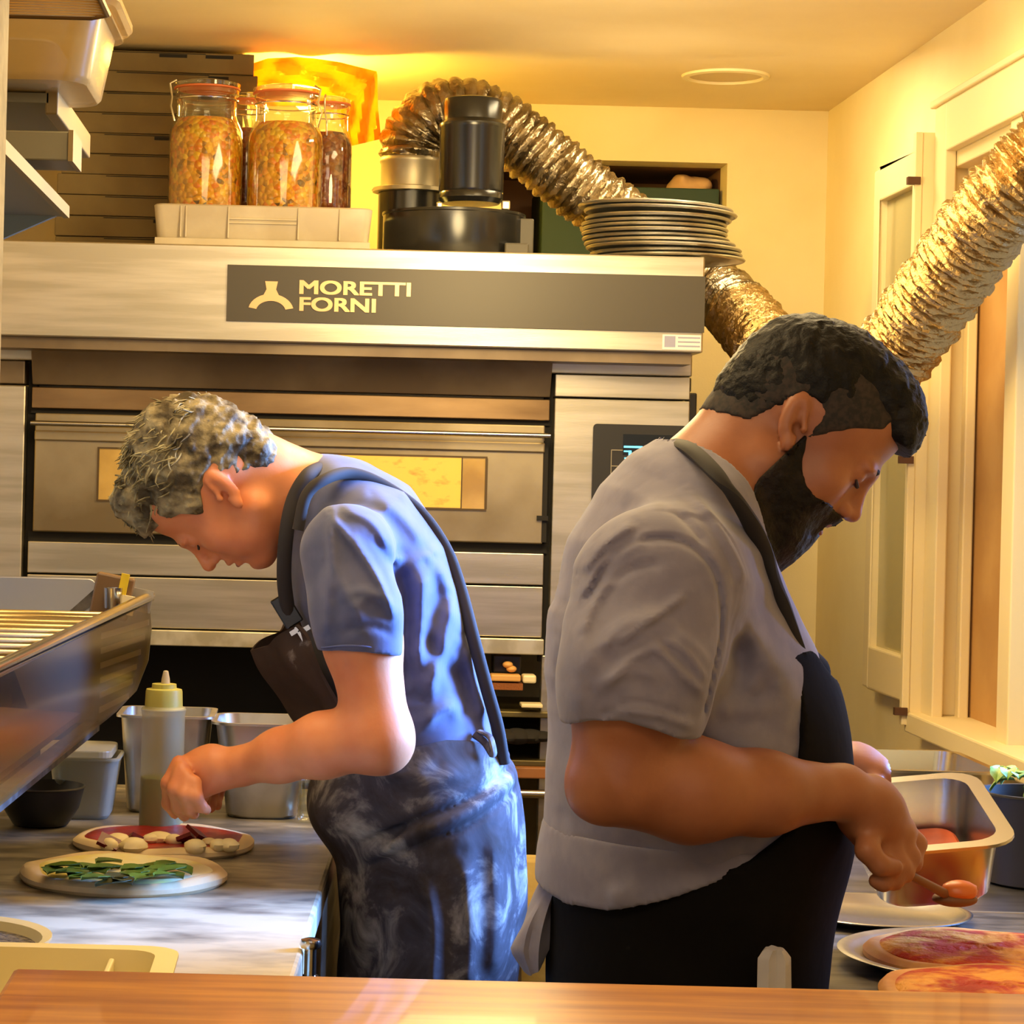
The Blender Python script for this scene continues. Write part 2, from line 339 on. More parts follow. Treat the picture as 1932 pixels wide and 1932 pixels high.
# ------------------------------------------------------------------ OVEN
oven = thing('pizza_oven', (.04, 5.2, 0), 'large stainless steel deck pizza oven with an overhanging hood and long black nameplate', 'oven')
HF, BF, HL, HR = 4.80, 4.95, -.70, .768
hood = obj('hood', MB().prism([(HL, HF, 1.743), (HL, HF, 1.936), (HL, 5.74, 1.936), (HL, 5.74, 1.70), (HL, BF-.02, 1.70), (HL, BF-.02, 1.743)], (HR-HL, 0, 0)), steel, oven, bevel=.003)
pl = obj('nameplate', MB().box((-.192, HF-.006, 1.7835), (HR+.001, HF, 1.8965)), mat('black_plate', (70, 64, 54), .42, .2), hood)
gold = mat('gold_lettering', (214, 176, 128), .35, .6)
def text(name, s, u0, u1, v_top, v_bot, y, m, parent, bold=0):
    cu = bpy.data.curves.new(name, 'FONT'); cu.body = s; cu.size = .1; cu.extrude = .0008; cu.offset = bold
    o = bpy.data.objects.new(name, cu); COL.objects.link(o)
    bpy.context.view_layer.update()
    me = bpy.data.meshes.new_from_object(o.evaluated_get(bpy.context.evaluated_depsgraph_get())); bpy.data.objects.remove(o)
    a = np.empty(len(me.vertices)*3); me.vertices.foreach_get('co', a); a = a.reshape(-1, 3)
    p, q = at(u0, v_bot, y), at(u1, v_top, y)
    mn, mx = a.min(0), a.max(0); b = np.empty_like(a)
    b[:,0] = p.x+(a[:,0]-mn[0])/(mx[0]-mn[0])*(q.x-p.x); z1 = at(u0, v_top, y).z; b[:,2] = p.z+(a[:,1]-mn[1])/(mx[1]-mn[1])*(z1-p.z); b[:,1] = y-a[:,2]
    fs = [list(p_.vertices) for p_ in me.polygons]; V = []; Fs = []
    for kk, (dx, dz) in enumerate(((0, 0), (.0016, .0009), (-.0016, .0009), (.0016, -.0009), (-.0016, -.0009))):
        n0 = len(V); V += (b+np.array([dx, -.0002*kk, dz])).tolist(); Fs += [[i+n0 for i in f] for f in fs]
    bpy.data.meshes.remove(me); me = bpy.data.meshes.new(name); me.from_pydata(V, [], Fs)
    return link(name, me, m, parent, False)
text('lettering', 'MORETTI', 566, 774, 529, 554, HF-.007, gold, pl)
text('lettering', 'FORNI', 566, 708, 561, 586, HF-.007, gold, pl)
lg = MB(); cc = at(511, 584, HF-.006); k = HF/F
outer, inner = [], []
for i in range(17):
    a = math.radians(12+156*i/16); outer.append((cc.x+43*k*math.cos(a), cc.z-.004+33*k*math.sin(a))); inner.append((cc.x+28*k*math.cos(a), cc.z-.004+20*k*math.sin(a)))
for i in range(16): lg.prism([(x, HF-.006, z) for x, z in (outer[i], outer[i+1], inner[i+1], inner[i])], (0, -.002, 0))
x0, z0 = cc.x, cc.z
lg.prism([(x0-16*k, HF-.0061, z0+24*k), (x0-9*k, HF-.0061, z0+38*k), (x0-12*k, HF-.0061, z0+53*k), (x0+12*k, HF-.0061, z0+53*k), (x0+9*k, HF-.0061, z0+38*k), (x0+16*k, HF-.0061, z0+24*k)], (0, -.002, 0))
obj('logo', lg, gold, pl)
a, b = at(1250, 631, HF), at(1322, 661, HF)
stk = obj('sticker', MB().box((a.x, HF-.0015, b.z), (b.x, HF, a.z)), mat('label_silver', (226, 222, 220), .4), hood)
pat = MB(); pat.box((a.x+.004, HF-.0022, b.z+.005), (a.x+.026, HF-.0015, a.z-.003))
for j in range(3): pat.box((a.x+.031, HF-.0022, b.z+.006+j*.0085), (b.x-.002, HF-.0015, b.z+.009+j*.0085))
obj('print', pat, mat('label_print', (150, 150, 178), .5), stk)
# body
obj('soffit', MB().box((HL+.01, HF+.02, 1.72), (HR-.02, BF, 1.7425)), brown_steel, hood)
obj('body', MB().box((-.598, BF+.05, 1.12), (.76, 5.72, 1.70)), steel_dk, oven)
obj('left_column', MB().box((HL+.01, BF-.012, 1.651), (-.612, BF+.08, 1.699)), brown_steel, oven, bevel=.002)
obj('left_column', MB().box((HL+.01, BF-.02, 1.12), (-.608, BF+.08, 1.648)), steel, oven, bevel=.003)
obj('smoke_panel', MB().prism([(-.597, BF+.0, 1.651), (-.597, BF-.045, 1.735), (-.597, BF+.05, 1.735), (-.597, BF+.05, 1.651)], (.478+.597, 0, 0)), brown_steel, oven, bevel=.002)
obj('upper_strip', MB().box((-.597, BF-.003, 1.602), (.478, BF+.05, 1.646)), mat('heat_tinted_steel', (168, 138, 98), .35, .9, c2=(108, 84, 58), ns=2.2, stretch=(1, 1, 5), nmix=(.35, .7)), oven, bevel=.002)
door = obj('oven_door', MB().box((-.588, BF-.012, 1.346), (.468, BF+.04, 1.592)).box((-.588, BF-.02, 1.535), (.468, BF-.01, 1.556)), mat('worn_door_steel', (164, 150, 122), .4, .85, c2=(126, 110, 82), ns=3, bump=.1, bs=30), oven, bevel=.003)
obj('handle_bar', MB().tube([(-.592, BF-.055, 1.570), (.475, BF-.055, 1.570)], .0055, 14).box((-.592, BF-.055, 1.566), (-.584, BF-.01, 1.574)).box((.462, BF-.055, 1.566), (.47, BF-.01, 1.574)), chrome, door, smooth=1)
gl = obj('window_glass', MB().box((-.453, BF-.014, 1.416), (.346, BF-.011, 1.521)), mat('oven_glass', (214, 176, 96), .15, .35, c2=(176, 138, 70), ns=7, bump=.1, bs=90, emit=(255, 196, 80), es=.10), door)  # pane glows in place of the light inside the oven
obj('lit_glass', MB().box((.019, BF-.0155, 1.417), (.297, BF-.0135, 1.520)), mat('glowing_glass', (246, 196, 84), .3, .1, c2=(150, 104, 42), ns=26, nmix=(.55, .78), stretch=(1, 1, 2), emit=(255, 190, 70), es=.18), door)  # brighter part of the lit oven inside, put into the glass colour and glow
wf = MB()
for lo, hi in (((-.457, 1.521), (.350, 1.5245)), ((-.457, 1.4125), (.350, 1.416)), ((-.457, 1.416), (-.453, 1.521)), ((.346, 1.416), (.351, 1.521)), ((.2965, 1.416), (.299, 1.521)), ((.017, 1.416), (.019, 1.521))):
    wf.box((lo[0], BF-.017, lo[1]), (hi[0], BF-.011, hi[1]))
obj('window_frame', wf, mat('window_seal', (84, 66, 40), .5, .4), door)
obj('gap_shade', MB().box((-.607, BF+.02, 1.10), (-.589, BF+.05, 1.735)).box((.469, BF+.02, 1.10), (.486, BF+.05, 1.735)).box((-.6, BF+.012, 1.592), (.48, BF+.051, 1.602)).box((-.6, BF+.012, 1.326), (.48, BF+.051, 1.346)), darkgap, oven)  # near-black strips stand in for the shade in the oven's gaps
obj('hinge_post', MB().box((.466, BF-.012, 1.35), (.476, BF+.03, 1.56)).box((.455, BF-.02, 1.395), (.478, BF, 1.405)), darkgap, oven)
for z0, z1 in ((1.2605, 1.326), (1.1525, 1.2575)): obj('lower_panel', MB().box((-.597, BF-.01, z0), (.472, BF+.05, z1)), steel, oven, bevel=.002)
obj('base_rail', MB().box((HL+.01, BF-.02, 1.117), (.476, BF+.06, 1.1495)), mat('bright_rail', (214, 208, 190), .4, .7, c2=(184, 176, 150), ns=20), oven, bevel=.002)
cc = obj('control_column', MB().box((.486, BF-.02, 1.652), (.765, BF+.08, 1.699)), steel, oven, bevel=.002)
cc = obj('control_column', MB().box((.486, BF-.02, 1.117), (.765, BF+.08, 1.649)), steel, oven, bevel=.002)
cp = obj('control_panel', MB().loft([[(.664+x, y, 1.47+z) for x, z in rrect(.196, .256, .008)] for y in (BF-.019, BF-.026)]), mat('panel_glass', (42, 40, 36), .3), cc)
obj('screen', MB().box((.628, BF-.0275, 1.535), (.748, BF-.026, 1.578)), mat('dark_screen', (16, 24, 34), .2), cp)
cy = MB(); 
def seg(u0, v0, u1, v1): 
    a, b = at(u0, v0, BF-.027), at(u1, v1, BF-.027); cy.box((a.x, BF-.0285, b.z), (b.x, BF-.0275, a.z))
for q in ((1177, 841, 1212, 845.5), (1229, 841.5, 1247, 846), (1177, 850, 1190, 853), (1186, 850, 1190, 903), (1197, 860, 1225, 871), (1192, 872, 1222, 876), (1232, 850, 1246, 853), (1232, 850, 1236, 876), (1236, 859, 1244, 868), (1175, 877, 1190, 880), (1177, 893, 1188, 896), (1178, 863, 1188, 866)): seg(*q)
obj('screen_display', cy, mat('cyan_display', (40, 190, 235), .5, emit=(110, 222, 255), es=2.2), cp)
gr = MB()
for v in (849, 879, 908, 937):
    a = at(1150, v, BF); gr.box((a.x, BF-.0272, a.z-.001), (a.x+.028, BF-.026, a.z+.0008)); 
a = at(1150, 849, BF); gr.box((a.x, BF-.0272, a.z-.1), (a.x+.0015, BF-.026, a.z))
obj('key_outline', gr, mat('key_lines', (150, 140, 120), .5), cp)
obj('side_switch', MB().box((.766, BF+.02, 1.60), (.786, BF+.06, 1.668)).box((.766, BF+.03, 1.60+.07), (.775, BF+.05, 1.70)), black, oven, bevel=.003)
# stand below: open dark bay on the left, steel shelf bay on the right
stand = thing('oven_stand', (.04, 5.2, 0), 'steel stand under the pizza oven with a dark left bay and open shelves', 'stand')
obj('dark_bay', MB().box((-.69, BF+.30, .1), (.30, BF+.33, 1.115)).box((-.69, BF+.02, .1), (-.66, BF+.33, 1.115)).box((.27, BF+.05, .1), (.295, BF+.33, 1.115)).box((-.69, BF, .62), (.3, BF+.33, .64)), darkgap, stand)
obj('upright', MB().box((.305, BF-.0, .02), (.325, BF+.03, 1.115)), steel, stand, bevel=.002)
obj('upright', MB().box((.474, BF-.0, .02), (.492, BF+.03, 1.115)), steel, stand, bevel=.002)
obj('upright', MB().box((-.69, BF-.0, .02), (-.66, BF+.02, 1.115)), steel, stand, bevel=.002)
obj('upright', MB().box((.74, BF-.0, .02), (.765, BF+.03, 1.115)), steel, stand, bevel=.002)
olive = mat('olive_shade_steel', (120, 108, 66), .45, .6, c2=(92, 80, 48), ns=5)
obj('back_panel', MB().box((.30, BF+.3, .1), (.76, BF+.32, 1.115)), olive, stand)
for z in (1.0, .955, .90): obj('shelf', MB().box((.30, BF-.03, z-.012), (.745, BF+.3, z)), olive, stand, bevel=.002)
obj('front_rail', MB().tube([(.30, BF-.06, .835), (.745, BF-.06, .835)], .009, 12), chrome, stand, smooth=1)
obj('lower_tray', MB().box((.30, BF-.05, .865), (.745, BF+.2, .888)), mat('orange_brown_wood', (150, 96, 52), .6, c2=(90, 60, 34), ns=9), stand, bevel=.003)
# things on those shelves
br = thing('wooden_brush', tuple(at(965, 1300, BF-.02)), 'wooden-backed brush with pale end block lying on the shelf under the oven', 'brush')
def bx(u0, v0, u1, v1, y, t): a, b = at(u0, v0, y), at(u1, v1, y); return MB().box((a.x, y-t/2, b.z), (b.x, y+t/2, a.z))
obj('handle', bx(925, 1271, 981, 1285, BF-.01, .04), mat('pale_wood', (222, 168, 96), .6), br, bevel=.003)
obj('end_block', bx(985, 1272, 1010, 1288, BF-.01, .045), mat('bone_white', (236, 222, 180), .5), br, bevel=.004)
obj('bristles', bx(928, 1287, 985, 1301, BF-.01, .035), mat('rust_bristle', (140, 82, 40), .9, bump=.6, bs=300), br)
bb = MB(); p = at(954, 1248, BF+.05); q = at(954, 1270, BF+.05)
bb.box((p.x-.028, BF+.03, q.z), (p.x+.032, BF+.09, p.z+.016))
tag(obj('black_box', bb, black, bevel=.004), 'small black box behind the wooden brush on the oven stand shelf', 'box')
cl = MB(); cl.ell(at(958, 1254, BF-.0), (.011, .012, .007), n=8).ell(at(965, 1262, BF-.0), (.011, .012, .007), n=8)
tag(obj('wood_scrap', cl, mat('pale_wood', (0,0,0)), smooth=1), 'pale crumpled scrap in front of the small black box on the shelf', 'scrap')
tag(obj('white_scraper', bx(982, 1326, 1022, 1334, BF-.02, .05), mat('bone_white', (0,0,0)), bevel=.002), 'flat white scraper lying on the shelf below the wooden brush', 'scraper')
gv = MB(); p = at(985, 1390, BF-.02)
for dx, r in ((-.035, .024), (-.01, .027), (.018, .024), (.04, .018)): gv.ell((p.x+dx, BF-.01+dx*.3, p.z+.0), (.03, .05, r*.62), n=10, jit=.04)
tag(obj('oven_glove', gv, mat('black_cloth', (34, 30, 26), .9), smooth=1), 'crumpled black oven glove on the lower shelf of the stand', 'glove')
sk = MB()
for (u, v, rx, rz_) in ((975, 1640, .10, .16), (1010, 1760, .12, .17), (935, 1830, .09, .12)):
    sk.ell(at(u, v, 4.45), (rx, .11, rz_), n=16, jit=.02)
# floor sacks, each its own
for (u, v, rx, rzz, lab) in ((1000, 1790, .13, .50, 'tall beige flour sack standing on the floor between the two cooks'),):
    s = MB(); c = at(u, v, 4.55); top = at(u, 1620, 4.55).z; rr = []
    for i in range(22):
        t = i/21; z = .0+top*t; k = .9+.12*math.sin(t*9)+.05*math.sin(t*23); k *= (1 if t < .85 else 1-(t-.85)*3.2)
        rr.append([(c.x+rx*k*math.cos(q)*(1+.05*math.sin(5*q+z*20)), 4.55+.1*k*math.sin(q), z) for q in [2*math.pi*j/24 for j in range(24)]])
    s.loft(rr); tag(obj('flour_sack', s, mat('beige_sack', (196, 172, 108), .85, c2=(170, 144, 84), ns=7, bump=.5, bs=14, bdist=.01), smooth=1), lab, 'sack')
bag = MB(); c = at(950, 1600, 4.35); bag.loft([[(c.x+.04*kk*math.cos(q), 4.35+.05*kk*math.sin(q), z) for q in [2*math.pi*j/16 for j in range(16)]] for z, kk in ((0, .9), (.2, 1.1), (.5, 1), (.7, .9), (.80, .7), (.86, .3))])
tag(obj('brown_apron_bundle', bag, mat('dark_brown_cloth', (84, 66, 44), .9, bump=.5, bs=20, bdist=.01), smooth=1), 'dark brown cloth bundle in front of the flour sack', 'cloth')
# ------------------------------------------------------------------ ON TOP OF THE OVEN
TOP = 1.936
# cardboard pizza boxes
lab = ['bottom', 'second', 'third', 'fourth', 'fifth', 'sixth', 'seventh', 'eighth', 'ninth', 'topmost']
words = {'bottom': 'bottom-most of the stack, flat on the oven top', 'topmost': 'topmost of the stack, almost touching the ceiling'}
nb = 10; hh = (2.385-TOP)/nb
for i in range(nb):
    cx, rz = -.375+random.uniform(-.012, .012), random.uniform(-.06, .06)+(.05 if i > 6 else 0)
    m = TM((cx, 5.36, TOP+i*hh+hh/2), rz); o = MB(); s_ = Vector(m.translation)
    o.obox(s_, (.205, .2, hh/2-.0006), m)
    t = obj('pizza_box', o, cardb, bevel=.002)
    tag(t, 'flattened-look brown cardboard pizza box, '+words.get(lab[i], lab[i]+' box up the stack on the oven'), 'box', 'pizza boxes on the oven')
    R3 = m.to_3x3(); tb = MB()
    for dx in ((.03, .13) if i % 4 == 1 else (.12,)): tb.obox(s_+R3@Vector((dx, -.2, hh*.3)), (.022 if i % 3 else .03, .0015, .0035), m)
    tb.obox(s_+R3@Vector((0, -.2, hh*.42)), (.10, .0010, .0008), m)
    obj('tuck_slot', tb, darkgap, t)
# plastic tray with jars
ty0, ty1 = 4.86, 5.14; a, b = at(290, 380, ty0), at(703, 400, ty0)
tw = b.x-a.x; txc = (a.x+b.x)/2; th = .088
t = MB(); tub(t, TM((txc, (ty0+ty1)/2, TOP+.0)), tw, ty1-ty0, th, .02, .004, rim=.0, taper=.008)
tray = obj('plastic_tray', t, whiteplas, smooth=1); tag(tray, 'shallow off-white plastic tray holding the pickle jars on the oven', 'tray')
r_ = MB()
for u0, u1, dz in ((430, 560, .058), (430, 560, .050)): p, q = at(u0, 400, ty0), at(u1, 400, ty0); r_.box((p.x, ty0-.002, TOP+dz), (q.x, ty0+.004, TOP+dz+.004))
r_.box((txc-tw/2+.004, ty0-.0035, TOP+.004), (txc+tw/2-.004, ty0+.004, TOP+.018))
for u in (340, 350, 430, 562, 640): p = at(u, 400, ty0); r_.box((p.x, ty0-.0025, TOP+.02), (p.x+.003, ty0+.003, TOP+th-.004))
obj('moulded_rib', r_, whiteplas, tray, bevel=.001)
pick = {}
def pickle(name, cols):
    m = bpy.data.materials.new(name); m.use_nodes = True; nt = m.node_tree; N, L = nt.nodes, nt.links; p = N['Principled BSDF']; p.inputs['Roughness'].default_value = .35
    tc = N.new('ShaderNodeTexCoord'); v = N.new('ShaderNodeTexVoronoi'); v.inputs['Scale'].default_value = 85; no = N.new('ShaderNodeTexNoise'); no.inputs['Scale'].default_value = 26; no.inputs['Detail'].default_value = 5
    L.new(tc.outputs['Object'], v.inputs[0]); L.new(tc.outputs['Object'], no.inputs[0])
    mx = N.new('ShaderNodeMix'); mx.data_type = 'FLOAT'; mx.inputs[0].default_value = .5; L.new(v.outputs['Color'], mx.inputs[2]); L.new(no.outputs[0], mx.inputs[3])
    r = N.new('ShaderNodeValToRGB'); r.color_ramp.elements[0].position = .25; r.color_ramp.elements[1].position = .78
    for i in range(len(cols)-2): r.color_ramp.elements.new(.25+.53*(i+1)/(len(cols)-1))
    for e, c in zip(r.color_ramp.elements, cols): e.color = (*s2l(c), 1)
    L.new(mx.outputs[0], r.inputs[0]); L.new(r.outputs[0], p.inputs['Base Color']); bp = N.new('ShaderNodeBump'); bp.inputs['Distance'].default_value = .006; L.new(v.outputs['Distance'], bp.inputs['Height']); bp.invert = True; L.new(bp.outputs[0], p.inputs['Normal'])
    MATS[name] = m; return m
giard = pickle('mixed_pickles', [(92, 60, 10), (186, 124, 14), (222, 160, 22), (214, 110, 20), (232, 186, 50), (190, 150, 40)])
redp = pickle('red_pickles', [(52, 26, 18), (104, 46, 26), (140, 70, 34), (150, 96, 40), (120, 44, 30)])
def jar(x, y, r, h, fill, lab, ph=0):
    z = TOP+.006; J = thing('preserving_jar', (x, y, z), lab, 'jar', 'jars in the tray on the oven')
    nr, hs = r*.80, h*.80
    prof = [(r*.9, 0), (r, .008), (r, hs*.80), (r*.985, hs*.87), (nr*1.02, hs*.97), (nr, hs), (nr, h-.035), (nr*1.08, h-.03), (nr*1.08, h-.022), (nr*.9, h-.02)]
    obj('glass_body', MB().lathe(prof, (x, y, z), 40, caps=False), clear, J, smooth=1)
    c = obj('pickles', MB().lathe([(.01, .006), (r*.90, .007), (r*.965, .012), (r*.965, hs*.80), (r*.93, hs*.88), (nr*.9, hs*.96), (.01, hs*.98)], (x, y, z), 36), fill, J, smooth=1); c['kind'] = 'stuff'
    obj('sealing_ring', MB().lathe([(nr*1.0, h-.021), (nr*1.12, h-.020), (nr*1.12, h-.017), (nr*1.0, h-.016)], (x, y, z), 36), mat('orange_rubber', (208, 110, 60), .6), J, smooth=1)
    obj('glass_lid', MB().lathe([(nr*1.1, h-.016), (nr*1.12, h-.008), (nr*.95, h-.004), (nr*.5, h-.001), (.005, h)], (x, y, z), 36), clear, J, smooth=1)
    wm = MB(); a0 = math.radians(200+ph)
    pt = lambda a, rr, zz: (x+rr*math.cos(a), y+rr*math.sin(a), z+zz)
    wm.tube([pt(a0, nr*1.08, h-.004), pt(a0, nr*1.3, h-.012), pt(a0, nr*1.22, h-.04), pt(a0+.1, nr*1.3, h-.06), pt(a0+.1, nr*1.16, h-.09)], .0022, 6)
    wm.tube([pt(a0+2*math.pi*i/24, nr*1.05, h-.042) for i in range(25)], .0016, 5)
    obj('wire_clasp', wm, chrome, J, smooth=1)
k5 = 5.0/F
jar(at(388, 300, 4.97).x, 4.97, .0775, at(388, 152, 4.97).z-TOP-.006, giard, 'big clip-top jar of mixed yellow pickles, leftmost in the white tray', 0)
jar(at(538, 300, 4.97).x, 4.97, .0785, at(538, 162, 4.97).z-TOP-.006, giard, 'big clip-top jar of mixed yellow pickles, just below the glowing lamp', 130)
jar(at(629, 300, 5.06).x-.012, 5.075, .052, at(629, 180, 5.06).z-TOP-.006, redp, 'narrower clip-top jar of dark red pickles at the right end of the tray', 60)
jar(at(466, 300, 5.08).x, 5.083, .045, at(466, 174, 5.08).z-TOP-.006, redp, 'dark jar standing behind and between the two big pickle jars', 200)
# crumpled yellow paper hung from the ceiling with the lamp behind it
lamp = thing('ceiling_bulb', (-.045, 5.40, CEIL), 'glowing yellow bulb on the ceiling behind the pickle jars', 'lamp')
obj('lamp_holder', MB().lathe([(.045, 0), (.045, -.012), (.02, -.02), (.02, -.03)], (-.045, 5.40, CEIL), 24), whiteplas, lamp, smooth=1)
obj('bulb', MB().ell((-.045, 5.40, CEIL-.065), (.034, .034, .038), n=16), mat('hot_bulb', (255, 210, 90), .4, emit=(255, 205, 70), es=22), lamp, smooth=1)
pt = bpy.data.lights.new('bulb_light', 'POINT'); pt.energy = 15; pt.color = (1, .66, .10); pt.shadow_soft_size = .035
po = bpy.data.objects.new('bulb_light', pt); COL.objects.link(po); po.location = (-.045, 5.30, CEIL-.13)
def sheet(nx, ny, fn, t):
    top = [[fn(i/(nx-1), j/(ny-1)) for i in range(nx)] for j in range(ny)]; vs = [p for r in top for p in r]; N_ = len(vs)
    vs2 = vs+[Vector(p)+Vector(t) for p in vs]; fs = []
    for j in range(ny-1):
        for i in range(nx-1):
            a = j*nx+i; fs += [(a, a+1, a+nx+1, a+nx), (a+N_+nx, a+N_+nx+1, a+N_+1, a+N_)]
    bd = [i for i in range(nx)]+[j*nx+nx-1 for j in range(1, ny)]+[(ny-1)*nx+i for i in range(nx-2, -1, -1)]+[j*nx for j in range(ny-2, 0, -1)]
    for i in range(len(bd)): a, b = bd[i], bd[(i+1) % len(bd)]; fs.append((b, a, a+N_, b+N_))
    m = MB(); m.add(vs2, fs); return m
def arch(u, v):
    # outer outline arcs from the left jar over to the right edge and down
    out = [(425, 158), (452, 128), (505, 110), (570, 107), (640, 117), (712, 135), (713, 200), (719, 262)]
    inn = [(435, 190), (465, 200), (520, 200), (575, 200), (610, 205), (640, 220), (648, 250), (652, 278)]
    def ip(L, t): t = t*(len(L)-1); i = min(int(t), len(L)-2); q = t-i; return (L[i][0]*(1-q)+L[i+1][0]*q, L[i][1]*(1-q)+L[i+1][1]*q)
    a, b = ip(out, u), ip(inn, u); x, y = a[0]*(1-v)+b[0]*v, a[1]*(1-v)+b[1]*v
    d = 5.24+.012*math.sin(u*31+v*5)+.010*math.sin(u*17-v*13)-.02*v
    p = at(x, y, d); p.z = min(p.z, CEIL-.004); return p
pm = mat('yellow_paper', (236, 176, 40), .75, c2=(196, 128, 20), ns=16, nmix=(.42, .66), bump=.6, bs=30, bdist=.004)
nt = pm.node_tree; tr = nt.nodes.new('ShaderNodeBsdfTranslucent'); tr.inputs[0].default_value = (*s2l((250, 200, 60)), 1); mx = nt.nodes.new('ShaderNodeMixShader'); mx.inputs[0].default_value = .55
nt.links.new(nt.nodes['Principled BSDF'].outputs[0], mx.inputs[1]); nt.links.new(tr.outputs[0], mx.inputs[2]); nt.links.new(mx.outputs[0], nt.nodes['Material Output'].inputs[0])
tag(obj('crumpled_paper', sheet(60, 12, arch, (0, .0008, 0)), pm, smooth=1), 'crumpled translucent yellow paper draped from the ceiling round the glowing lamp', 'paper')
# extractor fan
fc = at(856, 420, 5.06); fan = thing('extractor_fan', (fc.x, 5.06, TOP), 'glossy black cylindrical extractor fan with a narrower upper barrel standing on the oven', 'fan')
obj('drum', MB().lathe([(.148, 0), (.150, .004), (.150, .094), (.152, .096), (.152, .101), (.13, .104), (.01, .105)], (fc.x, 5.06, TOP), 56), black, fan, smooth=1)
uc = at(890, 300, 5.03).x
z = lambda v: at(890, v, 5.03).z-TOP
obj('barrel', MB().lathe([(.06, z(385)), (.068, z(376)), (.068, z(368)), (.066, z(364)), (.068, z(360)), (.069, z(246)), (.0705, z(244)), (.0705, z(236)), (.066, z(232)), (.062, z(228)), (.0625, z(196)), (.06, z(189)), (.05, z(186)), (.01, z(187))], (uc, 5.03, TOP), 48), black, fan, smooth=1)
obj('clip', MB().box((uc+.06, 4.955, TOP+.102), (uc+.078, 4.975, TOP+.122)), chrome, fan, bevel=.003)
obj('clip', MB().box((uc-.075, 4.96, TOP+.10), (uc-.062, 4.975, TOP+.116)), chrome, fan, bevel=.003)
obj('junction_box', MB().box((fc.x+.13, 5.0, TOP), (fc.x+.165, 5.1, TOP+.09)).box((fc.x+.10, 4.935, TOP), (fc.x+.15, 4.96, TOP+.032)), mat('grey_box', (84, 78, 66), .5), fan, bevel=.003)
# flexible foil duct
path = [at(775, 372, 5.21), at(775, 345, 5.21), at(776, 300, 5.21), at(782, 262, 5.21), at(812, 222, 5.2), at(868, 208, 5.2), at(935, 232, 5.2), at(1010, 288, 5.2), at(1090, 352, 5.2), at(1175, 415, 5.22), at(1270, 480, 5.3), at(1345, 545, 5.32), at(1400, 595, 5.2), at(1450, 655, 5.0), at(1520, 720, 4.7), at(1600, 735, 4.45), at(1665, 690, 4.3), at(1725, 612, 4.22), at(1800, 505, 4.1), at(1880, 395, 4.0), at(1960, 310, 3.95), at(2040, 240, 3.92), Vector((1.36, 3.90, 2.07))]
sp = smoothpath(path, 34)
def foil(pts, R, n, amp, pitch, crumple, s0=0):
    rings = []; prev = None; s = s0; m = len(pts); rnd = random.Random(3)
    ph = [rnd.uniform(0, 6.28) for _ in range(8)]
    for i in range(m):
        tt = (pts[min(i+1, m-1)]-pts[max(i-1, 0)]).normalized()
        a = Vector((0, 1, 0)) if prev is None else prev
        a = (a-tt*a.dot(tt)).normalized(); prev = a; b = tt.cross(a)
        if i: s += (pts[i]-pts[i-1]).length
        rr = []
        for j in range(n):
            q = 2*math.pi*j/n
            w_ = abs(math.sin(math.pi*s/pitch+.35*crumple*math.sin(3*q+ph[0]+s*9)))**.7
            r = R*(1-amp+amp*w_)+crumple*.006*math.sin(q*4+s*55+ph[1])*math.sin(s*140+q*2+ph[2])+crumple*rnd.uniform(-.003, .003)+rnd.uniform(-.0008, .0008)
            rr.append(pts[i]+(a*math.cos(q)+b*math.sin(q))*r)
        rings.append(rr)
    return MB().loft(rings)
def resample(pts, step):
    out = [pts[0]]; acc = 0
    for a, b in zip(pts, pts[1:]):
        L_ = (b-a).length
        while acc+L_ >= step:
            t_ = (step-acc)/L_; a = a+(b-a)*t_; out.append(a); L_ = (b-a).length; acc = 0
        acc += L_
    return out
i0 = 34*2; i1 = 34*12
duct = thing('flexible_duct', tuple(path[0]), 'long silver foil flexible duct looping from the fan behind the plates to the window', 'duct')
foilm = mat('foil', (172, 158, 134), .3, 1, bump=.8, bs=70, bdist=.006, c2=(130, 116, 92), ns=20)
obj('ribbed_run', foil(resample(sp[i0:i1], .003), .073, 48, .12, .0215, .5), foilm, duct, smooth=1)
obj('crumpled_run', foil(resample(sp[i1-4:], .003), .073, 48, .13, .0135, .8, 1), mat('golden_foil', (170, 142, 94), .36, 1, bump=.8, bs=90, bdist=.005), duct, smooth=1)
cx = path[1].x; zc = lambda v: at(775, v, 5.21).z
obj('collar', MB().lathe([(.083, zc(364)), (.083, zc(357)), (.066, zc(354)), (.066, zc(312)), (.069, zc(308)), (.069, zc(302)), (.066, zc(298)), (.068, zc(290)), (.066, zc(284))], (cx, 5.21, 0), 40), mat('galvanised', (170, 158, 132), .45, .8), duct, smooth=1)
obj('duct_spigot', MB().lathe([(.07, TOP), (.07, zc(362)), (.085, zc(360))], (cx, 5.215, 0), 32), black, duct, smooth=1)
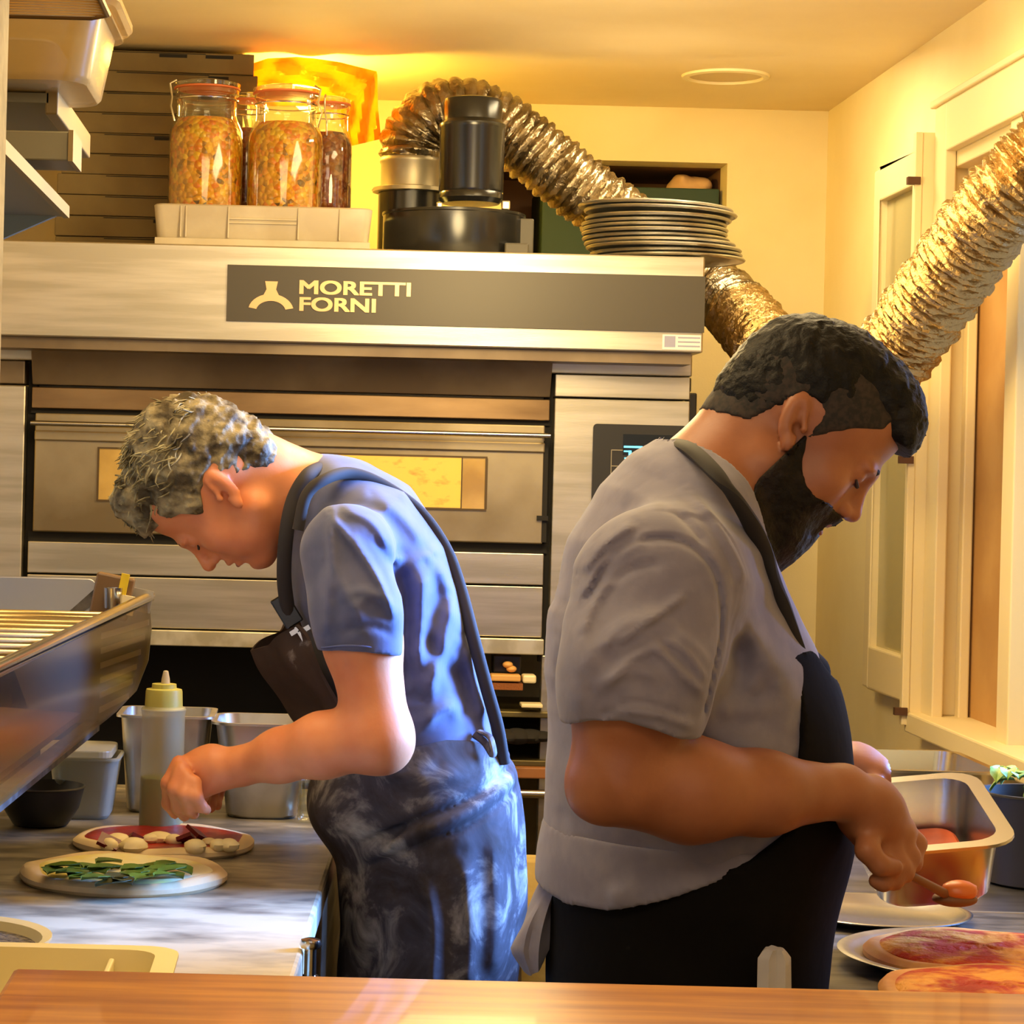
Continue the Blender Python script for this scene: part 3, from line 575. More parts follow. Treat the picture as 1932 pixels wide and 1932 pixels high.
# green crate and paper bag in the niche
g = thing('green_crate', (.85, YB+.2, NZ0), 'dark green crate sitting in the wall niche beneath the crumpled bag', 'crate')
zt = at(1300, 357, YB+.08).z
obj('crate_body', MB().box((.54, YB+.06, NZ0), (NX1-.008, YB+.36, zt)), mat('dark_green', (44, 66, 48), .7), g, bevel=.003)
fb = Field((.80, YB+.06, zt-.02), (.99, YB+.3, zt+.09), .003)
c = at(1300, 348, YB+.15); fb.put(elp((c.x, YB+.17, zt+.012), (.055, .06, .03)), .01); fb.put(elp((c.x-.018, YB+.15, zt+.026), (.022, .04, .02)), .01); fb.put(elp((c.x+.03, YB+.15, zt+.018), (.03, .04, .018)), .01)
fb.noise(.004, (90, 60, 90), 5); fb.cut(lambda X, Y, Z: (zt+.001-Z))
bagm = link('paper_bag', fb.mesh('paper_bag'), mat('kraft_paper', (222, 176, 118), .8, bump=.3, bs=40)); tag(bagm, 'crumpled pale brown paper bag lying on the green crate in the niche', 'bag')
# stack of pizza pans
pans = [(1243, 0.0, .006), (1250, 0, 0), (1246, 0, 0), (1238, 0, 0), (1236, 0, 0), (1235, 0, 0), (1234, 0, 0), (1232, 0, 0), (1231, 0, 0), (1238, .02, .0), (1232, .04, .0)]
npn = 11; zb = TOP+.001; zs = .0102
us = [1262, 1258, 1252, 1245, 1238, 1234, 1236, 1234, 1240, 1245, 1236]; rs = [.158, .157, .160, .156, .152, .15, .15, .15, .151, .158, .160]; tl = [0, .0, .012, 0, .004, 0, .004, 0, .01, .03, .03]
w10 = ['bottom-most', 'second from bottom', 'third from bottom', 'fourth from bottom', 'fifth from bottom', 'middle', 'fifth from top', 'fourth from top', 'third from top', 'second from top', 'topmost']
base = None
for i in range(npn):
    x = at(us[i], 430, 4.97).x; zz = zb+zs*i+(.004 if i > 8 else 0)
    if base is None:
        M0 = MB().lathe([(.001, .0), (.125, 0), (.149, .0045), (.1545, .0028), (.1580, .0045), (.1592, .0068), (.1580, .0092), (.1545, .0104), (.149, .0092), (.124, .0025), (.001, .0025)], (0, 0, 0), 64)
        base = obj('pizza_pan', M0, steel_pan, smooth=1, origin=(0, 0, 0)); o = base
    else: o = base.copy(); COL.objects.link(o)
    o.location = (x, 4.97+.006*math.sin(i*2.1), zz); s_ = rs[i]/.158; o.scale = (s_, s_, 1); o.rotation_euler = (0, tl[i], i)
    o.rotation_euler = (0, tl[i], 0)
    tag(o, 'round aluminium pizza pan, '+w10[i]+' of the stack on the oven', 'pan', 'pizza pans stacked on the oven')
# ------------------------------------------------------------------ LEFT BENCH
def marble():
    m = bpy.data.materials.new('floured_marble'); m.use_nodes = True; nt = m.node_tree; N, L = nt.nodes, nt.links; p = N['Principled BSDF']
    p.inputs['Roughness'].default_value = .42
    tc = N.new('ShaderNodeTexCoord'); mp = N.new('ShaderNodeMapping'); mp.inputs['Scale'].default_value = (1.6, 3.4, 1); L.new(tc.outputs['Object'], mp.inputs[0])
    n1 = N.new('ShaderNodeTexNoise'); n1.inputs['Scale'].default_value = 3.2; n1.inputs['Detail'].default_value = 8; n1.inputs['Distortion'].default_value = 1.2; L.new(mp.outputs[0], n1.inputs[0])
    r1 = N.new('ShaderNodeValToRGB'); r1.color_ramp.elements[0].position = .38; r1.color_ramp.elements[1].position = .66
    r1.color_ramp.elements[0].color = (*s2l((74, 68, 58)), 1); r1.color_ramp.elements[1].color = (*s2l((142, 130, 108)), 1); L.new(n1.outputs[0], r1.inputs[0])
    n2 = N.new('ShaderNodeTexNoise'); n2.inputs['Scale'].default_value = 5; n2.inputs['Detail'].default_value = 9; L.new(mp.outputs[0], n2.inputs[0])
    sx = N.new('ShaderNodeSeparateXYZ'); L.new(tc.outputs['Object'], sx.inputs[0])
    mr = N.new('ShaderNodeMapRange'); mr.inputs['From Min'].default_value = .18; mr.inputs['From Max'].default_value = -.25; mr.inputs['To Min'].default_value = 0; mr.inputs['To Max'].default_value = .42; L.new(sx.outputs['Y'], mr.inputs[0])
    ad = N.new('ShaderNodeMath'); ad.operation = 'ADD'; L.new(n2.outputs[0], ad.inputs[0]); L.new(mr.outputs[0], ad.inputs[1])
    r2 = N.new('ShaderNodeValToRGB'); r2.color_ramp.elements[0].position = .60; r2.color_ramp.elements[1].position = .95; L.new(ad.outputs[0], r2.inputs[0])
    mx = N.new('ShaderNodeMix'); mx.data_type = 'RGBA'; L.new(r2.outputs[0], mx.inputs[0]); L.new(r1.outputs[0], mx.inputs[6]); mx.inputs[7].default_value = (*s2l((206, 192, 158)), 1)
    L.new(mx.outputs[2], p.inputs['Base Color']); MATS['floured_marble'] = m; return m
ex = lambda y: .0487+.058*(y-3.826)
bench = thing('marble_bench', (-.45, 3.3, 0), 'floured grey marble pizza bench with two raw pizzas on it', 'table')
obj('marble_top', MB().prism([(ex(2.25), 2.25, .86), (ex(4.4), 4.4, .86), (XL+.005, 4.4, .86), (XL+.005, 2.25, .86)], (0, 0, .04)), marble(), bench, bevel=.006, origin=None)
obj('cabinet', MB().prism([(ex(2.4)-.02, 2.4, .08), (ex(4.4)-.02, 4.4, .08), (XL+.02, 4.4, .08), (XL+.02, 2.4, .08)], (0, 0, .778)), steel_dk, bench)
obj('drawer_front', MB().prism([(ex(2.45)-.018, 2.45, .12), (ex(3.05)-.018, 3.05, .12), (ex(3.05)-.03, 3.05, .12), (ex(2.45)-.03, 2.45, .12)], (0, 0, .70)), steel, bench, bevel=.003)
lt = MB(); c = at(586, 1782, 2.93); lt.tube([c, c+Vector((0, 0, -.16))], .0075, 12); lt.lathe([(.012, -.004), (.0135, 0), (.012, .006), (.006, .008)], c, 18); lt.lathe([(.011, -.045), (.011, -.038)], c, 18)
lt.box((c.x-.03, c.y-.006, c.z-.05), (c.x, c.y+.006, c.z-.038))
obj('chrome_latch', lt, chrome, bench, smooth=1)
cr = MB()
a = at(600, 1600, 3.95); a.x += .055; cr.box((a.x+.03, 3.9, 0), (a.x+.16, 4.2, .83))
wc = tag(obj('wooden_crate', cr, mat('orange_crate_wood', (128, 84, 46), .7, c2=(96, 62, 34), ns=5, stretch=(1, 1, 6)), bevel=.004), 'brown wooden crate on the floor between the marble bench and the bent cook', 'crate')
sl = MB(); sl.box((a.x+.028, 3.895, .60), (a.x+.162, 3.9, .606)).box((a.x+.028, 3.895, .45), (a.x+.162, 3.9, .456)).box((a.x+.028, 3.895, .72), (a.x+.162, 3.9, .725)); obj('board_gap', sl, darkgap, wc)
T = .90
# raw pizzas
def disc(c, r, h, jit, n=48, seed=0, prof=None):
    rn = random.Random(seed); A = [rn.uniform(0, 6) for _ in range(5)]; mb = MB(); rings = []
    prof = prof or [(.97, 0), (1, .25), (1, .6), (.96, .92), (.90, 1), (.82, .85), (.6, .7), (.02, .7)]
    for k, z in prof:
        rings.append([(c[0]+r*k*(1+jit*(math.sin(2*q+A[0])+.6*math.sin(3*q+A[1])+.35*math.sin(7*q+A[2])))*math.cos(q), c[1]+r*k*(1+jit*(math.sin(2*q+A[0])+.6*math.sin(3*q+A[1])+.35*math.sin(7*q+A[2])))*math.sin(q), c[2]+h*z*(1+.12*math.sin(5*q+A[3]))) for q in [2*math.pi*j/n for j in range(n)]])
    return mb.loft(rings)
dough = mat('raw_dough', (228, 204, 160), .7, c2=(212, 184, 136), ns=12, bump=.3, bs=40, bdist=.003, sss=.1)
sauce = mat('tomato_sauce', (176, 36, 12), .3, c2=(130, 18, 8), ns=16, bump=.5, bs=50, bdist=.003)
cheese = mat('mozzarella', (246, 228, 176), .5, sss=.1)
def lump(c, r, seed): rn = random.Random(seed); return MB().ell(c, (r*rn.uniform(.9, 1.3), r*rn.uniform(.8, 1.2), r*rn.uniform(.55, .8)), Matrix.Rotation(rn.uniform(0, 3), 3, 'Z'), n=9, jit=.13)
p1 = on(305, 1604, T); p1.y = 3.69; p1.x = -.222
P1 = thing('tomato_pizza', (p1.x, p1.y, T), 'raw pizza with red tomato sauce and white cheese lumps, nearer the squeeze bottle', 'pizza')
obj('dough', disc((p1.x, p1.y, T), .138, .017, .02, seed=1), dough, P1, smooth=1)
obj('tomato_sauce', disc((p1.x, p1.y, T+.011), .124, .006, .02, seed=4), sauce, P1, smooth=1)
for i, (u, v, r) in enumerate(((222, 1583, .017), (205, 1592, .014), (300, 1578, .017), (328, 1582, .014), (412, 1592, .015), (432, 1592, .014), (244, 1608, .018), (366, 1602, .017), (285, 1580, .013), (395, 1586, .011))):
    c = on(u, v, T+.022); obj('cheese_lump', lump((c.x, min(max(c.y, p1.y-.12), p1.y+.12), T+.02), r, i), cheese, P1, smooth=1)
for i, (u, v, r) in enumerate(((203, 1595, .016), (374, 1576, .018), (255, 1584, .012), (350, 1584, .012))):
    c = on(u, v, T+.022); obj('salami_piece', MB().lathe([(r, 0), (r, .003), (.001, .004)], (0, 0, 0), 16) if 0 else MB().obox((c.x, min(max(c.y, p1.y-.12), p1.y+.12), T+.024), (r, r*.8, .003), TM((0, 0, 0), i, .5, .4)), mat('dark_salami', (104, 20, 20), .4), P1)
p2 = on(232, 1663, T); p2.y = 3.385
P2 = thing('basil_pizza', (p2.x, p2.y, T), 'raw white pizza strewn with green basil leaves, nearest on the marble', 'pizza')
obj('dough', disc((p2.x, p2.y, T), .145, .019, .015, seed=8), dough, P2, smooth=1)
obj('white_base', disc((p2.x, p2.y, T+.0125), .124, .006, .02, seed=9), mat('creamy_cheese', (244, 224, 120), .45, c2=(250, 240, 190), ns=14, bump=.4, bs=40, bdist=.003), P2, smooth=1)
leafm = mat('basil_leaf', (60, 84, 8), .5, c2=(84, 108, 14), ns=20); leafd = mat('basil_leaf_dark', (56, 60, 24), .5)
def leaf(c, L_, w, rz, bend, tilt):
    R = Matrix.Rotation(rz, 3, 'Z')@Matrix.Rotation(tilt, 3, 'Y'); rows = []
    for i in range(9):
        t = i/8; ww = w*math.sin(math.pi*min(1, t*.97+.02))**.75*(1+.12*math.sin(t*20)); row = []
        for s in (-1, -.5, 0, .5, 1): row.append(Vector(c)+R@Vector(((t-.5)*L_, s*ww, bend*math.sin(math.pi*t)+.004*abs(s))))
        rows.append(row)
    nx, ny = 5, 9; return sheet(nx, ny, lambda u, v: rows[int(round(v*8))][int(round(u*4))], (0, 0, .0008))
rn = random.Random(11)
LV = [(105, 1650), (130, 1655), (150, 1645), (165, 1660), (185, 1650), (170, 1640), (195, 1645), (225, 1662), (232, 1668), (205, 1632), (222, 1640), (250, 1645), (262, 1650), (285, 1655), (300, 1648), (312, 1640), (325, 1652), (338, 1646), (290, 1640), (245, 1655), (268, 1662), (310, 1662), (150, 1655), (118, 1645), (214, 1670), (180, 1667), (275, 1643), (325, 1658)]
for i, (u, v) in enumerate(LV):
    c = on(u, v, T+.024); obj('basil_leaf', leaf((c.x, c.y, T+.024+rn.uniform(0, .006)), rn.uniform(.034, .052), rn.uniform(.013, .020), rn.uniform(-.9, .9)+(1.2 if i % 5 == 0 else 0), .002, rn.uniform(-.12, .12)), leafd if i in (7, 8, 24) else leafm, P2, smooth=1)
# squeeze bottle
b0 = on(303, 1572, T); B = thing('squeeze_bottle', (b0.x, b0.y, T), 'tall cloudy plastic squeeze bottle half full of green oil on the bench', 'bottle')
k = b0.y/F; bz = lambda v: at(303, v, b0.y).z
obj('oil', MB().lathe([(.001, T+.003), (.033, T+.003), (.0345, T+.008), (.0335, bz(1466)), (.001, bz(1466))], (b0.x, b0.y, 0), 32), mat('green_oil', (96, 106, 6), .25, spec=.5), B, smooth=1)
obj('bottle_body', MB().lathe([(.030, T), (.0350, T+.004), (.0355, T+.02), (.0345, bz(1460)), (.0345, bz(1350)), (.0365, bz(1338)), (.0345, bz(1334)), (.028, bz(1330))], (b0.x, b0.y, 0), 36), mat('milky_plastic', (196, 190, 150), .4, alpha=.42, spec=.4), B, smooth=1)
obj('cap', MB().lathe([(.033, bz(1336)), (.0305, bz(1334)), (.0295, bz(1304)), (.0285, bz(1300)), (.020, bz(1298)), (.0195, bz(1290)), (.008, bz(1289))], (b0.x, b0.y, 0), 30), mat('yellowish_cap', (200, 192, 96), .45, alpha=.85), B, smooth=1)
obj('nozzle', MB().lathe([(.0075, bz(1291)), (.0065, bz(1280)), (.004, bz(1266)), (.002, bz(1265))], (b0.x+.002, b0.y, 0), 16), whiteplas, B, smooth=1)
# containers at the back of the bench
def gn(name, u0, u1, vtop, vbot, y, dep, m, label, cat, rim=.008, taper=.012, r=.02, t=.002):
    a, b = at(u0, vbot, y), at(u1, vbot, y); zt = at((u0+u1)/2, vtop, y).z
    mb = MB(); tub(mb, TM(((a.x+b.x)/2, y+dep/2, T+.0005)), b.x-a.x-2*rim, dep-2*rim, zt-T, r, t, rim, taper, .004)
    return tag(obj(name, mb, m, smooth=1), label, cat)
gn('steel_container', 213, 400, 1352, 1530, 4.02, .17, steel_pan, 'tall steel gastronorm container at the back, directly behind the squeeze bottle', 'container')
gn('steel_container', 392, 592, 1367, 1545, 3.97, .18, steel_pan, 'steel gastronorm container with a bright belly behind the cook\'s forearm', 'container', taper=.02, r=.035)
cb = gn('plastic_tub', 84, 222, 1432, 1534, 3.93, .14, cloudy, 'cloudy plastic tub with lid between the black bowl and steel container', 'tub', rim=.004, r=.02)
ld = MB(); a, b = at(74, 1430, 3.93), at(210, 1430, 3.93); zt = at(150, 1432, 3.93).z
ld.loft([[( (a.x+b.x)/2+x, 4.0+y, z_) for x, y in rrect(b.x-a.x, .15, .02)] for z_ in (zt+.001, zt+.014)]); obj('lid', ld, cloudy, cb, bevel=.002)
bl = on(72, 1562, T); c = (bl.x, bl.y+.03, T)
tag(obj('black_bowl', MB().lathe([(.035, 0), (.045, .003), (.062, .03), (.070, .062), (.073, .064), (.069, .066), (.060, .034), (.04, .008), (.001, .006)], c, 36), mat('black_melamine', (36, 32, 26), .45), smooth=1), 'small black bowl at the left of the bench under the curved guard', 'bowl')
jg = at(586, 1500, 3.99); tag(obj('ribbed_cup', MB().lathe([(.017, 0), (.020, .002)]+[(.021+.0012*(i % 2), .004+.0045*i) for i in range(15)]+[(.024, .072), (.022, .0725), (.018, .01), (.001, .008)], (jg.x, 3.99, T), 30), clear, smooth=1), 'small clear ribbed cup beside the steel container near the cook\'s waist', 'cup')
# white dough box and round pan of grain in the near left corner
DX0, DX1, DY0, DY1, DZ = -.62, -.135, 2.26, 2.57, .972
dbx = MB(); tub(dbx, TM(((DX0+DX1)/2, (DY0+DY1)/2, T)), DX1-DX0-.04, DY1-DY0-.04, DZ-T, .03, .004, .02, .012, .004)
db = tag(obj('dough_box', dbx, mat('cream_plastic', (240, 224, 166), .4), smooth=1), 'low cream plastic box with a divider at the near left corner of the bench', 'box')
dv = at(208, 1812, 2.52).x; obj('divider', MB().box((dv-.003, DY0+.03, T+.01), (dv+.003, DY1-.03, DZ-.008)), mat('cream_plastic', (0,)*3), db, bevel=.002)
gp = thing('grain_pan', (-.412, 2.69, T), 'round shallow pan of grey grain half hidden behind the cream box', 'pan')
obj('pan_body', MB().lathe([(.09, 0), (.118, .05), (.125, .052), (.125, .055), (.114, .052), (.085, .006), (.001, .005)], (-.412, 2.69, T), 40), mat('cream_plastic', (0,)*3), gp, smooth=1)
g = obj('grain', MB().lathe([(.10, .036), (.109, .042), (.05, .05), (.001, .052)], (-.412, 2.69, T), 36), mat('grey_grain', (120, 104, 74), .8, c2=(54, 46, 34), ns=130, bump=1, bs=160, bdist=.004), gp, smooth=1); g['kind'] = 'stuff'
# ------------------------------------------------------------------ guard rail / trough on the left, running back along the wall
TR = thing('topping_trough', (-.5, 3.1, 1.07), 'clear-sided steel-rimmed topping trough hung over the left of the bench', 'display unit')
def prof(y):                     # guard section at depth y
    k = (y-2.45)/(3.88-2.45); xr = -.325+(-.268+.325)*k; xb = xr-.085; z1, z0 = 1.272, 1.068
    return [(xr+.003*0, z1), (xr+.004, z1-.05), (xr+.000, z1-.10), (xr-.018, z1-.15), (xr-.05, z1-.185), (xb, z0)]
ys = [2.35+i*(3.88-2.35)/14 for i in range(15)]
def shell(pf, t, m, name, par):
    rows = [[Vector((x, y, z)) for x, z in pf(y)] for y in ys]; n_ = len(rows[0])
    return obj(name, sheet(n_, 15, lambda u, v: rows[int(round(v*14))][int(round(u*(n_-1)))], t), m, par, smooth=1)
shell(prof, (-.004, 0, 0), glassy('tinted_guard', (236, 220, 176), .10, .22, .32), 'clear_guard', TR)
rm = MB(); rm.tube([(prof(y)[0][0], y, 1.276) for y in ys], .009, 10); obj('rim_bar', rm, chrome, TR, smooth=1)
lr = MB()
for a_, b_ in zip(ys, ys[1:]):
    pa, pb = prof(a_)[-1], prof(b_)[-1]; lr.prism([(pa[0]-.012, a_, pa[1]-.022), (pa[0]+.008, a_, pa[1]-.012), (pa[0]+.008, a_, pa[1]+.006), (pa[0]-.012, a_, pa[1]+.006)], (pb[0]-pa[0], b_-a_, 0))
obj('lower_rail', lr, mat('grey_dull_rail', (118, 112, 104), .4, .7, c2=(74, 70, 66), ns=30), TR)
p = prof(3.88); ec = MB(); ec.prism([(x, 3.876, z) for x, z in p]+[(p[-1][0]-.10, 3.876, p[-1][1]), (p[-1][0]-.18, 3.876, 1.272)], (0, .006, 0)); obj('end_plate', ec, mat('olive_plate', (120, 112, 80), .4, .5), TR)
vt = MB()
for i in range(6):
    z = 1.225-i*.024; vt.prism([(-.345, 3.873, z-.02), (-.268-.01*i*.6, 3.873, z+.005), (-.268-.01*i*.6, 3.873, z+.014), (-.345, 3.873, z-.010)], (0, -.004, 0))
obj('vent_slot', vt, mat('pale_slats', (176, 172, 164), .35, .6), TR)
fl = MB(); fl.prism([(-.9, 2.35, 1.10), (-.43, 2.35, 1.075), (-.375, 3.87, 1.075), (-.9, 3.87, 1.10)], (0, 0, .01)); obj('trough_floor', fl, mat('brown_liner', (104, 84, 56), .5, .3), TR)
bk = MB(); bk.box((-.94, 2.35, 1.05), (-.90, 3.88, 1.30)); obj('back_bracket', bk, steel_dk, TR)
gd = MB()
for i in range(11): y = 2.62+i*.095; k = (y-2.45)/(1.43); xr = -.345+.057*k; gd.tube([(-.89, y, 1.262), (xr, y, 1.262)], .0065, 8)
obj('cross_bar', gd, mat('warm_bar_steel', (190, 168, 120), .3, .9), TR, smooth=1)
lid = MB(); cpl = at(95, 1125, 3.86); lid.loft([[(cpl.x-.02+x, 3.80+y_+z_*.25, cpl.z+z_) for x, z_ in rrect(.20, .066, .014)] for y_ in (0, .008)])
tag(obj('steel_cover', lid, mat('blue_grey_steel', (150, 150, 158), .35, .8), bevel=.002), 'rounded grey steel cover standing up behind the topping trough', 'cover')
hb = thing('label_holder', tuple(at(212, 1160, 3.80)), 'small brown holder with a yellow strip clipped on the trough\'s far corner', 'holder')
a = at(212, 1125, 3.80); m = TM(a, 0, 0, .18)
obj('holder_body', MB().obox(a, (.030, .02, .034), m), mat('brown_acrylic', (112, 84, 54), .3), hb, bevel=.003)
obj('yellow_strip', MB().obox(at(233, 1105, 3.775), (.0065, .003, .019), m), mat('yellow_tape', (226, 194, 30), .5), hb)
obj('white_tab', MB().obox(at(241, 1142, 3.775), (.011, .004, .015), m), mat('bone_white', (0,)*3), hb)
obj('steel_cup', MB().lathe([(.014, -.016), (.015, .016), (.012, .016), (.011, -.012)], at(213, 1128, 3.765), 18), chrome, hb, smooth=1)
obj('strut', MB().obox(at(160, 1140, 3.80), (.05, .006, .008), TM((0, 0, 0), 0, 0, -.75)), mat('grey_dull_rail', (0,)*3), hb)
obj('corner_tab', MB().obox(at(268, 1133, 3.84), (.016, .003, .018), m), mat('pale_slats', (0,)*3), hb)
for i, (u, v) in enumerate(((134, 1187), (153, 1183))):
    obj('rim_knob', MB().ell(at(u, v, 3.40), (.0075, .0075, .0085), n=10), mat('pale_wood', (0,)*3), TR, smooth=1)
# ------------------------------------------------------------------ wall shelves and what they carry, upper left
SX = -.346
sh = thing('wall_shelf', (-.65, 3.0, 1.94), 'grey steel wall shelf carrying the plastic tub, upper left', 'shelf')
obj('shelf_plate', MB().box((XL+.002, 2.96, 1.936), (SX, 3.38, 1.948)), mat('grey_shelf', (128, 122, 98), .5, .5), sh)
obj('edge_lip', MB().box((SX-.004, 2.96, 1.922), (SX+.012, 3.38, 1.956)), mat('tan_lip', (140, 118, 72), .5, .3), sh, bevel=.002)
sh2 = thing('wall_shelf', (-.65, 2.9, 1.82), 'lower grey steel wall shelf on a triangular bracket, left edge of the photo', 'shelf')
obj('shelf_plate', MB().box((XL+.002, 2.4, 1.820), (SX, 3.2, 1.830)), mat('grey_shelf', (0,)*3), sh2)
obj('edge_lip', MB().box((SX-.004, 2.4, 1.818), (SX+.004, 3.2, 1.834)), mat('tan_lip', (0,)*3), sh2)
obj('bracket', MB().prism([(SX, 3.19, 1.826), (XL+.003, 3.19, 1.826), (XL+.003, 3.19, 1.55)], (0, .012, 0)), mat('blue_grey_bracket', (120, 124, 112), .5, .4), sh2)
sb = thing('hanging_channel', (-.6, 2.9, 1.86), 'short grey steel channel hung between the two wall shelves', 'bracket')
obj('channel', MB().box((XL+.003, 2.9, 1.857), (-.313, 3.0, 1.893)), mat('grey_shelf', (0,)*3), sb, bevel=.002)
obj('end_cap', MB().box((-.313, 2.895, 1.856), (-.307, 3.0, 1.894)), mat('tan_lip', (0,)*3), sb)
tb = MB(); m = TM((-.43, 2.98, 1.95)); tub(tb, m, .31, .26, .088, .04, .002, .010, .014, .004)
t1 = obj('storage_tub', tb, mat('clear_storage_plastic', (206, 176, 108), .25, alpha=.62, spec=.6), smooth=1); tag(t1, 'clear plastic storage tub on the upper wall shelf, its lid overhanging', 'tub')
ld = MB(); ld.loft([[(-.425+x*k_, 2.97+y*k_, z_) for x, y in rrect(.345, .275, .04)] for z_, k_ in ((2.040, .97), (2.046, 1), (2.054, 1), (2.060, .96))])
t2 = obj('lid', ld, mat('clear_storage_plastic', (0,)*3), t1, smooth=1)
bt = MB(); tub(bt, TM((-.44, 2.97, 1.953)), .22, .17, .05, .03, .003, 0, .01); tag(obj('inner_tray', bt, mat('pale_lilac_plastic', (196, 188, 186), .5), smooth=1), 'pale tray seen through the clear storage tub', 'tray')
bs = thing('wire_rack', (-.6, 2.62, 2.012), 'flat woven wire rack fixed to the wall above the plastic tub', 'rack')
BX0, BX1, BY0, BY1, BZ = XL+.002, -.2585, 2.45, 2.80, 2.012
wr = MB()
for i in range(22): y = BY0+.008+i*(BY1-BY0-.016)/21; wr.tube([(BX0, y, BZ+.003), (BX1-.004, y, BZ+.003)], .0026, 6)
for i in range(12): x = BX0+.01+i*(BX1-BX0-.02)/11; wr.tube([(x, BY0, BZ+.006), (x, BY1, BZ+.006)], .0014, 6)
obj('wire_mesh', wr, mat('gold_wire', (206, 164, 76), .35, .7), bs, smooth=1)
obj('rim_wire', MB().tube([(BX0, BY1, BZ+.002), (BX1-.02, BY1, BZ+.002), (BX1, BY1-.02, BZ+.002), (BX1, BY0, BZ+.002)], .0042, 8), mat('dark_rim_wire', (112, 84, 40), .4, .6), bs, smooth=1)
# ------------------------------------------------------------------ WOOD BAR in front
bar = MB(); bar.box((-.2415, 1.42, 1.03), (XR-.002, 1.97, 1.072))
bm_ = mat('varnished_oak', (204, 134, 44), .36, c2=(158, 88, 28), ns=5, stretch=(.8, 9, 9), nmix=(.38, .66), coat=.3)
cbar = thing('customer_counter', (.5, 1.7, 0), 'orange varnished wooden bar counter running across the bottom foreground', 'counter')
obj('counter_top', bar, bm_, cbar, bevel=.005)
obj('counter_front', MB().box((-.24, 1.60, 0), (XR-.002, 1.72, 1.03)), mat('cream_panel', (214, 196, 150), .6), cbar)
# ------------------------------------------------------------------ RIGHT COUNTER
stone = mat('grey_stone', (116, 108, 96), .38, c2=(64, 60, 54), ns=16, stretch=(1, 3, 1), nmix=(.35, .65))
rc = thing('stone_counter', (.9, 2.75, 0), 'dark speckled stone worktop at lower right with cooked pizzas on it', 'counter')
obj('worktop', MB().box((.578, 2.15, .86), (XR-.004, 3.30, .90)), stone, rc, bevel=.004)
obj('cabinet', MB().box((.60, 2.2, .08), (XR-.004, 3.295, .86)), steel_dk, rc)
rs_ = thing('steel_counter', (.9, 3.8, 0), 'polished steel worktop behind the stone one under the window', 'counter')
obj('worktop', MB().box((.56, 3.305, .86), (XR-.004, 4.36, .90)), mat('worktop_steel', (168, 166, 172), .3, .95, c2=(140, 138, 146), ns=8, stretch=(1, 4, 1)), rs_, bevel=.004)
obj('cabinet', MB().box((.60, 3.31, .08), (XR-.004, 4.3, .86)), steel_dk, rs_)
pc = (.772, 3.235, T)
tag(obj('silver_plate', MB().lathe([(.001, .0), (.1, 0), (.120, .010), (.126, .011), (.127, .0125), (.124, .0135), (.116, .0125), (.098, .003), (.001, .003)], pc, 64), mat('plate_silver', (206, 206, 212), .22, 1), smooth=1), 'empty silver metal plate on the stone worktop by the cook in black apron', 'plate')
bake_ = pickle('baked_topping', [(196, 62, 14), (226, 96, 24), (214, 70, 20), (244, 164, 62), (250, 196, 96), (206, 74, 22)])
bake = mat('sauced_cheese', (186, 52, 4), .6, c2=(236, 160, 60), ns=22, nmix=(.44, .60), bump=1, bs=46, bdist=.010, detail=8, spec=.25)
crust = mat('baked_crust', (222, 160, 78), .6, c2=(196, 122, 46), ns=14, bump=.4, bs=40, bdist=.003)
t1c = on(1818, 1812, T); t1c = Vector((t1c.x, t1c.y-.05, T))
TRY = tag(obj('serving_pan', MB().lathe([(.001, 0), (.12, 0), (.125, .002), (.150, .014), (.163, .016), (.165, .018), (.162, .0195), (.148, .017), (.123, .006), (.001, .005)], t1c, 64), steel_pan, smooth=1), 'round metal serving pan under the sauced pizza at lower right', 'pan')
def pz(c, r, seed, lab, h=.017):
    P = thing('cooked_pizza', tuple(c), lab, 'pizza', None)
    obj('crust', disc(tuple(c), r, h, .012, 64, seed), crust, P, smooth=1)
    f = disc((c[0], c[1], c[2]+h*.62), r*.86, .010, .02, 64, seed+3, [(.99, 0), (1, .5), (.95, .9), (.7, 1.1), (.4, 1), (.02, 1.1)]); obj('topping', f, bake, P, smooth=1)
pz(t1c+Vector((.012, 0, .007)), .145, 5, 'cooked pizza with orange tomato and cheese topping, sitting in the metal pan')
c2_ = on(1905, 1915, T); pz(Vector((c2_.x, c2_.y, T+.012)), .145, 15, 'cooked pizza nearest the wooden bar in the lower right corner')
a = on(1842, 1778, T); tag(obj('paper_slip', MB().prism([(a.x, 3.13, T), (a.x+.012, 3.085, T), (XR-.02, 3.06, T), (XR-.02, 3.13, T)], (0, 0, .004)), mat('white_paper', (236, 240, 248), .6)), 'white paper slip on the worktop behind the sauced pizza', 'paper')
# deep steel tray behind the held pan, and a black pan of greens
ya = 3.86; a, b = at(1572, 1612, ya), at(1895, 1612, ya); zt = at(1700, 1440, ya+.1).z
mb = MB(); tub(mb, TM(((a.x+b.x)/2, ya+.15, T+.0005)), b.x-a.x-.02, .29, zt-T, .03, .002, .010, .014, .004)
tag(obj('deep_steel_tray', mb, mat('warm_tray_steel', (206, 190, 150), .25, 1), smooth=1), 'deep steel tray on the counter behind the pan being held', 'tray')
ga = at(1958, 1500, 3.55); gpn = thing('greens_pan', (ga.x, 3.55, T), 'dark pan heaped with green leaves at the right edge of the photo', 'pan')
zt = at(1900, 1500, 3.50).z
obj('pan_body', MB().lathe([(.065, 0), (.075, .004), (.085, zt-T-.004), (.09, zt-T), (.082, zt-T), (.072, .01), (.001, .008)], (ga.x, 3.55, T), 40), mat('dark_iron', (58, 56, 54), .4, .5), gpn, smooth=1)
